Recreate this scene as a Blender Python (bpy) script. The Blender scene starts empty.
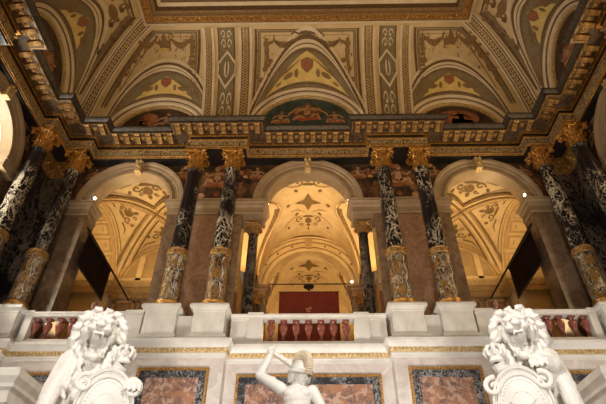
import bpy, bmesh, math, random
from mathutils import Vector, Matrix
from math import sin, cos, pi, sqrt, radians
random.seed(7)
SC = bpy.context.scene
COL = SC.collection
# ------------------------------------------------------------------ camera (eye height is z = 0, floor at -1.6)
cam = bpy.data.objects.new('camera', bpy.data.cameras.new('camera'))
COL.objects.link(cam)
cam.data.sensor_width = 36.0
cam.data.lens = 36.0 * 487 / 606
cam.data.clip_end = 200
_th, _ya, _ro = radians(40.47), radians(-0.95), radians(0.18)
_fw = Vector((sin(_ya) * cos(_th), cos(_ya) * cos(_th), sin(_th)))
_rt = Vector((cos(_ya), -sin(_ya), 0)); _up = _rt.cross(_fw)
_r2 = _rt * cos(_ro) + _up * sin(_ro); _u2 = -_rt * sin(_ro) + _up * cos(_ro)
_m = Matrix((_r2, _u2, -_fw)).transposed().to_4x4(); _m.translation = Vector((0.046, 0, 0))
cam.matrix_world = _m
SC.camera = cam
# ------------------------------------------------------------------ world, lights, exposure
w = bpy.data.worlds.new('world'); SC.world = w; w.use_nodes = True
w.node_tree.nodes['Background'].inputs[0].default_value = (1.0, 0.66, 0.38, 1)
w.node_tree.nodes['Background'].inputs[1].default_value = 0.17
SC.view_settings.view_transform = 'Standard'; SC.view_settings.look = 'None'
SC.view_settings.gamma = 1; SC.view_settings.exposure = 0.0
SC.view_settings.use_curve_mapping = False

def look(o, tgt):
    o.rotation_euler = (Vector(tgt) - o.location).to_track_quat('-Z', 'Y').to_euler()
def light(name, typ, loc, energy, color, tgt=None, **k):
    d = bpy.data.lights.new(name, typ); d.energy = energy; d.color = color
    for a, b in k.items(): setattr(d, a, b)
    o = bpy.data.objects.new(name, d); COL.objects.link(o); o.location = loc
    if tgt: look(o, tgt)
    return o
WARM = (1.0, 0.66, 0.34); GOLDL = (1.0, 0.66, 0.29); DAY = (1.0, 0.95, 0.86)
for sx in (-1, 1):      # floor spotlights washing the podium, plus unseen spots added above the lions
    light('stair_floodlight', 'SPOT', (sx * 3.0, -1.5, 1.2), 2150, (1.0, 0.94, 0.88), (sx * 5.6, 12.8, 4.4), spot_size=radians(46), spot_blend=1.0, shadow_soft_size=0.5)
    light('statue_fill', 'SPOT', (sx * 1.2, 3.4, 6.6), 1150, DAY, (sx * 4.4, 8.4, 3.2), spot_size=radians(52), spot_blend=0.8, shadow_soft_size=0.25)
light('stair_floodlight', 'SPOT', (0, -1.5, 1.2), 2150, (1.0, 0.94, 0.88), (0, 12.8, 4.2), spot_size=radians(42), spot_blend=1.0, shadow_soft_size=0.5)
for x in (-6.6, -2.0, 2.0, 6.6):      # unseen fill spots added between the statues and the podium
    light('podium_fill', 'SPOT', (x, 8.6, 1.2), 880, (1.0, 0.94, 0.88), (x, 12.9, 5.2), spot_size=radians(100), spot_blend=1.0, shadow_soft_size=0.4)
light('statue_fill', 'SPOT', (1.5, 3.6, 5.8), 620, DAY, (-0.2, 7.5, 2.6), spot_size=radians(36), spot_blend=0.8, shadow_soft_size=0.2)  # another added spot in mid-air, for the warrior
light('hall_fill', 'SPOT', (0, -2.0, 0.6), 6200, (1.0, .66, .33), (0, 10.5, 17.5), spot_size=radians(78), spot_blend=1.0, shadow_soft_size=0.6)  # unseen fill behind the camera, added to brighten the vault
# gallery uplights standing below the cornice, shining into the vaults
def uplight(name, loc, e, tgt=None, size=158):
    light(name, 'SPOT', loc, e, GOLDL, tgt or (loc[0], loc[1] + .01, loc[2] + 3), spot_size=radians(size), spot_blend=0.35, shadow_soft_size=0.25)
for sx in (-1, 1):
    uplight('gallery_uplight', (sx * 6.6, 16.6, 10.9), 390, size=166)
    uplight('gallery_uplight', (sx * 9.8, 17.2, 11.2), 100, size=166)
    uplight('niche_uplight', (sx * 2.6, 17.1, 10.9), 300, size=120)
    uplight('passage_uplight', (sx * 1.7, 22.2, 10.9), 170)
uplight('gallery_uplight', (0, 16.9, 10.2), 115)
light('gallery_lamp', 'POINT', (-6.6, 17.0, 8.4), 45, GOLDL, shadow_soft_size=.3); light('gallery_lamp', 'POINT', (6.6, 17.0, 8.4), 45, GOLDL, shadow_soft_size=.3); light('gallery_lamp', 'POINT', (0, 17.0, 8.0), 60, GOLDL, shadow_soft_size=.3)
light('window_daylight', 'AREA', (-12.1, 9.9, 10.0), 1000, (1.0, 0.93, 0.80), (-8, 9.9, 11.6), shape='RECTANGLE', size=2.4, size_y=4)
light('window_daylight', 'AREA', (12.1, 9.9, 10.0), 420, (1.0, 0.74, 0.40), (8, 9.9, 11.6), shape='RECTANGLE', size=2.4, size_y=4)

# ------------------------------------------------------------------ helpers: tags, meshes
def tag(o, label=None, cat=None, group=None, kind=None):
    if label: o['label'] = label
    if cat: o['category'] = cat
    if group: o['group'] = group
    if kind: o['kind'] = kind
    return o
def empty(name, loc=(0, 0, 0), rz=0, **k):
    o = bpy.data.objects.new(name, None); COL.objects.link(o); o.location = loc; o.rotation_euler = (0, 0, rz)
    o.empty_display_size = 0.1
    return tag(o, **k)
def copy_tree(o, parent=None):
    c = o.copy(); COL.objects.link(c)
    if parent: c.parent = parent; 
    for ch in list(o.children): copy_tree(ch, c)
    return c
class MB:
    def __init__(s): s.v = []; s.f = []; s.m = []; s.uv = []
    def add(s, vs, fs, mi=0, uv=None):
        b = len(s.v); s.v += [tuple(v) for v in vs]
        for f in fs:
            s.f.append([b + i for i in f]); s.m.append(mi)
        return s
    def quad(s, a, b, c, d, mi=0): return s.add([a, b, c, d], [(0, 1, 2, 3)], mi)
    def box(s, c, d, mi=0, M=None):
        hx, hy, hz = d[0] / 2, d[1] / 2, d[2] / 2
        vs = [Vector((x, y, z)) for x in (-hx, hx) for y in (-hy, hy) for z in (-hz, hz)]
        if M is not None: vs = [M @ v for v in vs]
        vs = [v + Vector(c) for v in vs]
        return s.add(vs, [(0, 1, 3, 2), (4, 6, 7, 5), (0, 4, 5, 1), (2, 3, 7, 6), (0, 2, 6, 4), (1, 5, 7, 3)], mi)
    def bb(s, x0, x1, y0, y1, z0, z1, mi=0):
        return s.box(((x0 + x1) / 2, (y0 + y1) / 2, (z0 + z1) / 2), (abs(x1 - x0), abs(y1 - y0), abs(z1 - z0)), mi)
    def grid(s, rows, mi=0, closeu=False):
        n = len(rows[0]); vs = [p for r in rows for p in r]; fs = []
        for i in range(len(rows) - 1):
            for j in range(n if closeu else n - 1):
                k = (j + 1) % n
                fs.append((i * n + j, i * n + k, (i + 1) * n + k, (i + 1) * n + j))
        return s.add(vs, fs, mi)
    def lathe(s, prof, c=(0, 0, 0), n=20, mi=0, fn=None):
        rows = []
        for r, z in prof:
            row = []
            for i in range(n):
                a = 2 * pi * i / n; rr = r if fn is None else fn(r, z, a)
                row.append((c[0] + rr * cos(a), c[1] + rr * sin(a), c[2] + z))
            rows.append(row)
        return s.grid(rows, mi, True)
    def tube(s, pts, rad, n=8, mi=0, cap=True):
        pts = [Vector(p) for p in pts]; rows = []
        if not isinstance(rad, (list, tuple)): rad = [rad] * len(pts)
        up = Vector((0, 0, 1)); prev = None
        for i, p in enumerate(pts):
            t = (pts[min(i + 1, len(pts) - 1)] - pts[max(i - 1, 0)]).normalized()
            if prev is None:
                a = t.cross(up) if abs(t.dot(up)) < .95 else t.cross(Vector((1, 0, 0)))
            else: a = prev - t * prev.dot(t)
            a.normalize(); prev = a; b = t.cross(a)
            rows.append([p + (a * cos(2 * pi * k / n) + b * sin(2 * pi * k / n)) * rad[i] for k in range(n)])
        s.grid(rows, mi, True)
        if cap:
            s.add(rows[0], [tuple(range(n))], mi); s.add(rows[-1], [tuple(range(n))], mi)
        return s
    def ell(s, c, r, mi=0, n=16, m=10, M=None):
        rows = []
        for i in range(m + 1):
            a = -pi / 2 + pi * i / m; a = max(-pi / 2 + .01, min(pi / 2 - .01, a)); row = []
            for j in range(n):
                b = 2 * pi * j / n; v = Vector((r[0] * cos(a) * cos(b), r[1] * cos(a) * sin(b), r[2] * sin(a)))
                if M is not None: v = M @ v
                row.append(v + Vector(c))
            rows.append(row)
        s.grid(rows, mi, True); s.add(rows[0], [tuple(range(n))], mi); s.add(rows[-1], [tuple(range(n))], mi)
        return s
    def cap(s, p0, p1, r0, r1, mi=0, n=14):
        p0, p1 = Vector(p0), Vector(p1)
        s.tube([p0, p0.lerp(p1, .5), p1], [r0, (r0 + r1) / 2, r1], n, mi)
        s.ell(p0, (r0,) * 3, mi, n, 8); s.ell(p1, (r1,) * 3, mi, n, 8)
        return s
    def build(s, name, mats, parent=None, smooth=False, fix=True, bevel=0):
        me = bpy.data.meshes.new(name); me.from_pydata(s.v, [], s.f)
        if not isinstance(mats, (list, tuple)): mats = [mats]
        for m in mats: me.materials.append(m)
        me.polygons.foreach_set('material_index', s.m)
        if fix:
            bm = bmesh.new(); bm.from_mesh(me); bmesh.ops.remove_doubles(bm, verts=bm.verts, dist=1e-5)
            bmesh.ops.recalc_face_normals(bm, faces=bm.faces); bm.to_mesh(me); bm.free()
        me.polygons.foreach_set('use_smooth', [bool(smooth)] * len(me.polygons))
        me.update()
        o = bpy.data.objects.new(name, me); COL.objects.link(o)
        if parent: o.parent = parent
        if smooth == 2:
            md = o.modifiers.new('split', 'EDGE_SPLIT'); md.split_angle = radians(38)
        if bevel:
            md = o.modifiers.new('bevel', 'BEVEL'); md.width = bevel; md.segments = 2; md.limit_method = 'ANGLE'
        return o
def stroke(mb, pts, wd, fn, mi=0, h=0.012):
    """a flat ribbon along 2-D points, laid on the surface fn(u, v, h)"""
    n = len(pts)
    if not isinstance(wd, (list, tuple)): wd = [wd] * n
    L = []; Rr = []
    for i in range(n):
        a = pts[max(i - 1, 0)]; b = pts[min(i + 1, n - 1)]
        dx, dy = b[0] - a[0], b[1] - a[1]; l = sqrt(dx * dx + dy * dy) or 1
        nx, ny = -dy / l, dx / l
        L.append(fn(pts[i][0] + nx * wd[i] / 2, pts[i][1] + ny * wd[i] / 2, h)); Rr.append(fn(pts[i][0] - nx * wd[i] / 2, pts[i][1] - ny * wd[i] / 2, h))
    mb.grid([L, Rr], mi)
def blob(mb, c, rx, ry, fn, mi=0, h=0.012, n=12, rot=0):
    vs = [fn(c[0], c[1], h)]
    for i in range(n):
        a = 2 * pi * i / n; x, y = rx * cos(a), ry * sin(a)
        vs.append(fn(c[0] + x * cos(rot) - y * sin(rot), c[1] + x * sin(rot) + y * cos(rot), h))
    mb.add(vs, [(0, i + 1, (i + 1) % n + 1) for i in range(n)], mi)
def poly(mb, pts, fn, mi=0, h=0.012):
    mb.add([fn(p[0], p[1], h) for p in pts], [tuple(range(len(pts)))], mi)
def spiral(cx, cy, r, turns, a0, sgn=1, n=22):
    return [(cx + r * (1 - .85 * i / n) * cos(a0 + sgn * turns * 2 * pi * i / n), cy + r * (1 - .85 * i / n) * sin(a0 + sgn * turns * 2 * pi * i / n)) for i in range(n + 1)]

# ------------------------------------------------------------------ materials
def mat(name, col, rough=.5, metal=0.0, col2=None, scale=3.0, lo=.35, hi=.65, bump=0.0, bscale=20, detail=5, dist=0.0, spec=.5, emit=0):
    m = bpy.data.materials.new(name); m.use_nodes = True; N = m.node_tree.nodes; L = m.node_tree.links
    B = N['Principled BSDF']; B.inputs['Roughness'].default_value = rough; B.inputs['Metallic'].default_value = metal
    B.inputs['Base Color'].default_value = (*col, 1); B.inputs['Specular IOR Level'].default_value = spec
    tc = N.new('ShaderNodeTexCoord')
    if col2:
        nz = N.new('ShaderNodeTexNoise'); nz.inputs['Scale'].default_value = scale; nz.inputs['Detail'].default_value = detail; nz.inputs['Distortion'].default_value = dist
        L.new(tc.outputs['Object'], nz.inputs['Vector'])
        r = N.new('ShaderNodeValToRGB'); r.color_ramp.elements[0].position = lo; r.color_ramp.elements[1].position = hi
        r.color_ramp.elements[0].color = (*col, 1); r.color_ramp.elements[1].color = (*col2, 1)
        L.new(nz.outputs['Fac'], r.inputs[0]); L.new(r.outputs[0], B.inputs['Base Color'])
    if bump:
        n2 = N.new('ShaderNodeTexNoise'); n2.inputs['Scale'].default_value = bscale; n2.inputs['Detail'].default_value = 3
        L.new(tc.outputs['Object'], n2.inputs['Vector'])
        b = N.new('ShaderNodeBump'); b.inputs['Strength'].default_value = bump; b.inputs['Distance'].default_value = .03
        L.new(n2.outputs['Fac'], b.inputs['Height']); L.new(b.outputs[0], B.inputs['Normal'])
    if emit:
        B.inputs['Emission Color'].default_value = (*col, 1); B.inputs['Emission Strength'].default_value = emit
    return m
def vein_mat(name, base, vein, scale=1.6, width=.035, rough=.18, patch=.5, third=None, stretch=(1, 1, .55), bump=0):
    """dark marble with a net of pale veins, thicker in patches"""
    m = bpy.data.materials.new(name); m.use_nodes = True; N = m.node_tree.nodes; L = m.node_tree.links
    B = N['Principled BSDF']; B.inputs['Roughness'].default_value = rough
    tc = N.new('ShaderNodeTexCoord'); mp = N.new('ShaderNodeMapping'); mp.inputs['Scale'].default_value = stretch
    inf = N.new('ShaderNodeObjectInfo'); mul = N.new('ShaderNodeMath'); mul.operation = 'MULTIPLY'; mul.inputs[1].default_value = 37
    L.new(inf.outputs['Random'], mul.inputs[0]); L.new(tc.outputs['Object'], mp.inputs['Vector']); L.new(mul.outputs[0], mp.inputs['Location'])
    def noise(sc, det, d=0):
        n = N.new('ShaderNodeTexNoise'); n.inputs['Scale'].default_value = sc; n.inputs['Detail'].default_value = det; n.inputs['Distortion'].default_value = d
        L.new(mp.outputs[0], n.inputs['Vector']); return n
    def ridge(sc, det, d, wd):
        n = noise(sc, det, d); a = N.new('ShaderNodeMath'); a.operation = 'SUBTRACT'; a.inputs[1].default_value = .5; L.new(n.outputs['Fac'], a.inputs[0])
        b = N.new('ShaderNodeMath'); b.operation = 'ABSOLUTE'; L.new(a.outputs[0], b.inputs[0])
        c = N.new('ShaderNodeMapRange'); c.inputs['From Min'].default_value = wd * .4; c.inputs['From Max'].default_value = wd; c.inputs['To Min'].default_value = 1; c.inputs['To Max'].default_value = 0
        L.new(b.outputs[0], c.inputs['Value']); return c
    r1 = ridge(scale, 4, 1.2, width); r2 = ridge(scale * 2.6, 3, 1.5, width * 1.3)
    mx = N.new('ShaderNodeMath'); mx.operation = 'MAXIMUM'; L.new(r1.outputs[0], mx.inputs[0]); L.new(r2.outputs[0], mx.inputs[1])
    pn = noise(scale * .7, 2); pr = N.new('ShaderNodeMapRange'); pr.inputs['From Min'].default_value = patch - .12; pr.inputs['From Max'].default_value = patch + .05
    L.new(pn.outputs['Fac'], pr.inputs['Value'])
    ml = N.new('ShaderNodeMath'); ml.operation = 'MULTIPLY'; L.new(mx.outputs[0], ml.inputs[0]); L.new(pr.outputs[0], ml.inputs[1])
    mix = N.new('ShaderNodeMix'); mix.data_type = 'RGBA'; mix.inputs[6].default_value = (*base, 1); mix.inputs[7].default_value = (*vein, 1)
    L.new(ml.outputs[0], mix.inputs[0]); out = mix.outputs[2]
    if third:
        tn = noise(scale * 1.9, 3, .6); tr = N.new('ShaderNodeMapRange'); tr.inputs['From Min'].default_value = .5; tr.inputs['From Max'].default_value = .6
        L.new(tn.outputs['Fac'], tr.inputs['Value']); m2 = N.new('ShaderNodeMix'); m2.data_type = 'RGBA'; m2.inputs[7].default_value = (*third, 1)
        L.new(tr.outputs[0], m2.inputs[0]); L.new(out, m2.inputs[6]); out = m2.outputs[2]
    L.new(out, B.inputs['Base Color'])
    if bump:
        b = N.new('ShaderNodeBump'); b.inputs['Strength'].default_value = bump; b.inputs['Distance'].default_value = .04; L.new(ml.outputs[0], b.inputs['Height']); L.new(b.outputs[0], B.inputs['Normal'])
    return m
M = {}
M['marble'] = mat('pale_marble', (.58, .545, .49), .35, col2=(.72, .69, .63), scale=1.3, detail=8, dist=1.2, lo=.3, hi=.6)
M['marble_pink'] = mat('pinkish_marble', (.50, .43, .385), .3, col2=(.66, .60, .55), scale=2.2, detail=8, dist=1.5, lo=.3, hi=.65)
M['statue'] = mat('white_statue_marble', (.86, .84, .80), .5, col2=(.80, .76, .70), scale=2.5, lo=.4, hi=.8)
M['crest'] = mat('tan_crest_marble', (.62, .50, .36), .6, col2=(.72, .60, .44), scale=8)  # tan stone of the helmet crest, mottled at random
M['black'] = vein_mat('black_veined_marble', (.014, .012, .014), (.52, .45, .34), 1.6, .022, patch=.54)
M['black_soft'] = vein_mat('dark_pilaster_marble', (.018, .014, .014), (.13, .10, .075), 1.4, .05, patch=.5)
M['carved'] = vein_mat('carved_gilt_marble', (.03, .026, .026), (.60, .52, .38), 3.2, .04, rough=.32, patch=.40, third=(.30, .16, .035), stretch=(1, 1, .6), bump=.9)
M['rose'] = vein_mat('rose_marble_panel', (.36, .18, .105), (.14, .10, .10), 3.4, .045, rough=.25, patch=.46, third=(.46, .30, .23), stretch=(1, 1, 1))
M['blackslab'] = vein_mat('dark_slab_marble', (.035, .035, .04), (.30, .29, .28), 3.2, .03, patch=.48, stretch=(1, 1, 1))
M['pier'] = mat('grey_brown_polished_marble', (.145, .088, .05), .16, col2=(.235, .155, .095), scale=2.2, detail=8, dist=2, lo=.35, hi=.65)
M['pier_red'] = mat('warm_brown_marble', (.24, .13, .07), .2, col2=(.34, .20, .12), scale=2.8, detail=8, dist=2.5, lo=.35, hi=.65)
M['arch'] = mat('tan_stone_moulding', (.27, .19, .11), .5, col2=(.345, .25, .15), scale=2, detail=4)
M['gold'] = mat('gilding', (.70, .38, .09), .38, .7, col2=(.34, .16, .035), scale=9, bump=.5, bscale=26)
M['gold_dull'] = mat('dull_gilding', (.50, .29, .09), .5, .4, col2=(.20, .10, .03), scale=14, bump=.4, bscale=30)
M['gold_bracket'] = mat('bracket_gilding', (.46, .27, .09), .45, .55, col2=(.16, .085, .03), scale=16, bump=.5, bscale=30)
M['gold_pale'] = mat('pale_gilt_ornament', (.70, .52, .26), .5, .25, col2=(.36, .23, .09), scale=18, bump=.4, bscale=30)
M['frieze'] = mat('olive_patterned_frieze', (.09, .065, .035), .5, col2=(.36, .28, .17), scale=7, detail=2, dist=1.4, lo=.42, hi=.56, bump=.3)
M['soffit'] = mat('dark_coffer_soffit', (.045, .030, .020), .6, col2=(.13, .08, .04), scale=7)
M['corona'] = mat('dark_green_grey_marble', (.018, .013, .009), .5, col2=(.075, .052, .032), scale=5, detail=6, dist=2)
M['blackband'] = mat('black_band_marble', (.012, .011, .011), .35)
M['cream'] = mat('cream_vault_plaster', (.54, .40, .21), .75, col2=(.64, .49, .27), scale=1.5)
M['rib'] = mat('pale_rib_plaster', (.60, .49, .33), .7, col2=(.70, .58, .40), scale=2)
M['brownline'] = mat('brown_painted_border', (.10, .055, .022), .7, col2=(.17, .10, .045), scale=9)
M['ochre'] = mat('ochre_painted_ornament', (.17, .095, .04), .7, col2=(.27, .16, .06), scale=12)
M['green'] = mat('olive_painted_panel', (.16, .12, .06), .7, col2=(.26, .20, .11), scale=10, dist=2)
M['yellow'] = mat('yellow_painted_field', (.58, .40, .12), .6, col2=(.70, .52, .19), scale=3)
M['red'] = mat('red_paint', (.36, .06, .035), .6, col2=(.42, .12, .06), scale=6)
M['panelbrown'] = mat('olive_brown_vault_field', (.15, .095, .045), .75, col2=(.25, .17, .09), scale=6, dist=2)
M['paint_dark'] = mat('dark_painting_ground', (.014, .012, .010), .45, col2=(.10, .055, .03), scale=2.2, detail=6, dist=1)
M['paint_teal'] = mat('dark_teal_painting', (.02, .045, .045), .5, col2=(.06, .10, .10), scale=3)
M['paint_brown'] = mat('brown_painted_figures', (.09, .040, .020), .5, col2=(.22, .11, .05), scale=3.2, detail=5, dist=1.5)
M['paint_rust'] = mat('rust_painting_ground', (.24, .075, .035), .5, col2=(.38, .16, .07), scale=4)
M['skin_paint'] = mat('painted_flesh', (.55, .33, .18), .5, col2=(.34, .18, .09), scale=6)
M['gallery'] = mat('gallery_vault_plaster', (.58, .43, .23), .65, col2=(.68, .52, .29), scale=2.2)
M['gallery_rib'] = mat('gallery_moulding', (.42, .28, .12), .6, col2=(.52, .37, .18), scale=7)
M['gallery_orn'] = mat('gallery_painted_ornament', (.14, .085, .03), .65, col2=(.25, .155, .06), scale=10)
M['gallery_field'] = mat('gallery_tan_field', (.36, .25, .12), .6, col2=(.44, .31, .16), scale=2)
M['gallery_wall'] = mat('gallery_grey_wall', (.20, .15, .11), .5, col2=(.27, .21, .15), scale=2, dist=1.5)
M['gallery_panel'] = mat('gallery_brown_marble_panel', (.22, .13, .08), .35, col2=(.30, .20, .13), scale=2.5, dist=2)
M['white_plaster'] = mat('white_window_arch_plaster', (.78, .74, .66), .6)
M['baluster'] = mat('red_brown_marble', (.17, .045, .03), .2, col2=(.27, .09, .06), scale=9, dist=1)
M['banner'] = mat('dark_maroon_banner_cloth', (.010, .004, .004), .95, col2=(.014, .005, .005), scale=3, spec=.1)
M['poster'] = mat('crimson_poster', (.10, .008, .008), .7, col2=(.15, .014, .012), scale=2)
M['poster_ray'] = mat('light_red_rays', (.17, .018, .014), .7)
M['poster_mark'] = mat('tan_print', (.45, .25, .14), .7)
M['iron'] = mat('dark_iron', (.03, .025, .02), .5, .6)
M['lamp_glass'] = mat('lit_lamp', (1.0, .86, .60), .4, emit=12)
M['lamp_body'] = mat('grey_lamp_housing', (.25, .24, .22), .4, .5)
M['floor'] = mat('stone_floor', (.42, .37, .31), .35, col2=(.50, .45, .38), scale=1)
M['glass'] = mat('pale_window_glass', (.80, .80, .76), .25, emit=0.6)
M['frame'] = mat('dark_window_frame', (.12, .09, .06), .5)
M['dark'] = mat('dark_mouth_shadow_stone', (.50, .42, .34), .7)
M['shirt'] = mat('pale_blue_shirt', (.55, .58, .62), .8)
M['trousers'] = mat('dark_trousers', (.04, .04, .06), .8)
M['skin'] = mat('skin', (.62, .34, .25), .6)
M['hair'] = mat('grey_brown_hair', (.30, .22, .16), .8)
M['redcloth'] = mat('red_jacket', (.40, .035, .04), .8)
G = list(M.keys())
def mats(*names): return [M[n] for n in names]

# ------------------------------------------------------------------ plan sweeps and wall frames
def W(side):
    if side == 'back': return lambda s, n, z: (s, 12.85 + n, z)
    if side == 'left': return lambda s, n, z: (-(9.35 + n), s, z)
    return lambda s, n, z: (9.35 + n, s, z)
def sweep_plan(mb, path, prof, mi=0, caps=False):
    """profile of (projection to the right-hand side of the path, z) swept with mitred corners"""
    n = len(path); nor = []
    for i in range(n - 1):
        dx, dy = path[i + 1][0] - path[i][0], path[i + 1][1] - path[i][1]; l = sqrt(dx * dx + dy * dy); nor.append((dy / l, -dx / l))
    rows = []
    for p, z in prof:
        row = []
        for i in range(n):
            if i == 0: o = nor[0]
            elif i == n - 1: o = nor[-1]
            else:
                a, b = nor[i - 1], nor[i]; k = 1 + a[0] * b[0] + a[1] * b[1]; o = ((a[0] + b[0]) / k, (a[1] + b[1]) / k)
            row.append((path[i][0] + o[0] * p, path[i][1] + o[1] * p, z))
        rows.append(row)
    mb.grid(rows, mi)
    if caps:
        mb.add([r[0] for r in rows], [tuple(range(len(rows)))], mi); mb.add([r[-1] for r in rows], [tuple(range(len(rows)))], mi)
def arch_sweep(mb, F, sc, zc, R, prof, a0=0, a1=pi, n=40, mi=0):
    """profile of (radius offset, n) swept round an arch in the wall plane"""
    rows = []
    for dr, nn in prof:
        rows.append([F(sc + (R + dr) * cos(a0 + (a1 - a0) * i / n), nn, zc + (R + dr) * sin(a0 + (a1 - a0) * i / n)) for i in range(n + 1)])
    mb.grid(rows, mi)
def arch_wall(mb, F, s0, s1, sc, R, zc, ztop, n, mi=0, N=36):
    """wall face between the arch opening and the rectangle s0..s1, zc..ztop"""
    rows = [[], []]
    for i in range(N + 1):
        a = pi - pi * i / N; x, z = sc + R * cos(a), zc + R * sin(a)
        t = i / N
        if t < .25: ox, oz = s0, zc + (ztop - zc) * t / .25
        elif t > .75: ox, oz = s1, zc + (ztop - zc) * (1 - t) / .25
        else: ox, oz = s0 + (s1 - s0) * (t - .25) / .5, ztop
        rows[0].append(F(x, n, z)); rows[1].append(F(ox, n, oz))
    mb.grid(rows, mi)

BAYS = {'back': [(-6.6, 1.47, -8.9, -4.2), (0, 1.5, -2.8, 2.8), (6.6, 1.47, 4.2, 8.9)], 'left': [(9.9, 1.45, 7.9, 12.1)], 'right': [(9.9, 1.45, 7.9, 12.1)]}
ZS = 11.7      # springing of the arches
NA = .85       # the arch wall lies this far behind the column front line
ZG = 5.9       # gallery floor
# ------------------------------------------------------------------ floor and the big wall faces
mb = MB(); mb.bb(-14, 14, -4, 14, -1.9, -1.6); tag(mb.build('floor', M['floor']), kind='structure')
mb = MB(); mb.bb(-14, -13.2 + 27.2 * 1, 13.75, 26, ZG - .3, ZG); tag(mb.build('trim_9', M['floor']), kind='structure')
F = W('back')
mb = MB()
def jamb(mb, F, s, n0, n1, z0, z1, mi=0): mb.quad(F(s, n0, z0), F(s, n1, z0), F(s, n1, z1), F(s, n0, z1), mi)
piers = [(-10.3, -8.07), (-5.13, -2.38), (2.38, 5.13), (8.07, 10.3)]
for a, b in piers:
    mb.quad(F(a, NA, 5.8), F(b, NA, 5.8), F(b, NA, ZS), F(a, NA, ZS))
    for s in (a, b): jamb(mb, F, s, NA, NA + .75, 5.8, ZS)
    mb.quad(F(a, NA + .75, 5.8), F(b, NA + .75, 5.8), F(b, NA + .75, ZS), F(a, NA + .75, ZS))
wb = tag(mb.build('wall_back', M['pier']), kind='structure')
mb = MB()
for (sc, R, s0, s1) in BAYS['back']: arch_wall(mb, F, s0, s1, sc, R, ZS, 13.75, NA)
for a, b in ((-10.3, -8.9), (-4.2, -2.8), (2.8, 4.2), (8.9, 10.3)): mb.quad(F(a, NA, ZS), F(b, NA, ZS), F(b, NA, 13.75), F(a, NA, 13.75))
sp = mb.build('spandrel_painting', M['paint_dark'], wb)
# figures painted in the spandrels
def figure(mb, cx, cy, s, fn, flip=1, body=0, cloth=1, lean=0.0, seat=True):
    """generic reclining/sitting figure in flat shapes: head, torso, arms, legs and drapery"""
    f = lambda x, y: (cx + flip * s * (x + lean * y), cy + s * y)
    def st(p, wd, mi): stroke(mb, [f(*q) for q in p], [w_ * s for w_ in wd], fn, mi, .010 if mi == cloth else .014)
    st([(-.55, -.30), (-.2, -.38), (.15, -.30), (.55, -.42)], [.18, .34, .32, .12], cloth)
    st([(0, -.25), (-.02, 0), (.02, .28)], [.30, .25, .30], body)
    st([(.12, .22), (.35, .10), (.52, .28)], [.12, .10, .07], body)
    st([(-.12, .22), (-.36, .08), (-.50, -.10)], [.12, .10, .07], body)
    st([(.05, -.25), (.40, -.12), (.50, -.45)], [.20, .16, .09], body)
    st([(-.05, -.28), (-.35, -.25), (-.58, -.48)], [.2, .15, .09], body)
    blob(mb, f(.03, .46), .10 * s, .125 * s, fn, body, .018)
    blob(mb, f(.03, .52), .115 * s, .08 * s, fn, 2, .020)
mb = MB()
pf = lambda x, y, h: F(x, NA - h - .004, y)
for sx in (-1, 1):
    for cx, cy, s in ((1.95, 13.15, .52), (4.95, 13.15, .5), (8.32, 13.15, .5), (3.5, 12.95, .95), (9.35, 12.9, .8)):
        blob(mb, (sx * cx, cy - .1), .55 * s + .12, .5 * s, pf, 3, .006, 14)
        figure(mb, sx * cx, cy, s, pf, sx if cx < 4 else -sx, 0, 1)
    rs = random.Random(11)
    for cx0, cx1, z0_ in ((1.7, 5.0, 12.0), (8.1, 9.8, 12.0)):
        for _ in range(26 if cx0 < 4 else 12):
            x_, z_ = rs.uniform(cx0, cx1), rs.uniform(z0_, 13.55)
            if min((x_ - c_) ** 2 for c_ in (0, 6.6)) + (z_ - ZS) ** 2 < 2.1 ** 2: continue
            blob(mb, (sx * x_, z_), rs.uniform(.08, .26), rs.uniform(.08, .22), pf, rs.choice((1, 3, 3, 1, 0)), .004, 9, rs.uniform(0, 3))
    for cx in (1.95, 2.55, 4.45, 5.0, 8.3, 8.7): stroke(mb, [(sx * cx, 11.85), (sx * (cx + .1), 12.3), (sx * (cx + .02), 12.7)], [.24, .34, .16], pf, 3, .008)
mb.build('painted_figures', mats('skin_paint', 'paint_rust', 'hair', 'paint_brown'), wb)
# side walls
for side in ('left', 'right'):
    Fs = W(side); (sc, R, s0, s1) = BAYS[side][0]
    mb = MB()
    for a, b in ((11.35, 13.75), (4.0, 8.45)):
        mb.quad(Fs(a, NA, 4.5), Fs(b, NA, 4.5), Fs(b, NA, ZS), Fs(a, NA, ZS))
        for s in (a, b): jamb(mb, Fs, s, NA, NA + 2.0, 4.5, ZS)
    arch_wall(mb, Fs, s0, s1, sc, R, ZS, 13.75, NA)
    for a, b in ((12.1, 13.75), (4.0, 7.9)): mb.quad(Fs(a, NA, ZS), Fs(b, NA, ZS), Fs(b, NA, 13.75), Fs(a, NA, 13.75))
    mb.quad(Fs(-2, NA, -1.6), Fs(13.75, NA, -1.6), Fs(13.75, NA, 5.0), Fs(-2, NA, 5.0)); mb.quad(Fs(-2, NA, 5), Fs(4, NA, 5), Fs(4, NA, 15), Fs(-2, NA, 15))
    ws = tag(mb.build('wall_' + side, M['pier']), kind='structure')
    mb = MB(); pfs = lambda x, y, h, Fs=Fs: Fs(x, NA - h - .006, y)
    for cy, cz, s in ((11.85, 13.1, .55), (12.9, 12.7, .8), (8.1, 13.1, .55)):
        blob(mb, (cy, cz - .3), .5, .75, pfs, 3, .005); figure(mb, cy, cz, s, pfs, -1, 0, 1)
    mb.build('painted_figures', mats('skin_paint', 'paint_rust', 'hair', 'paint_dark'), ws)

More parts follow.
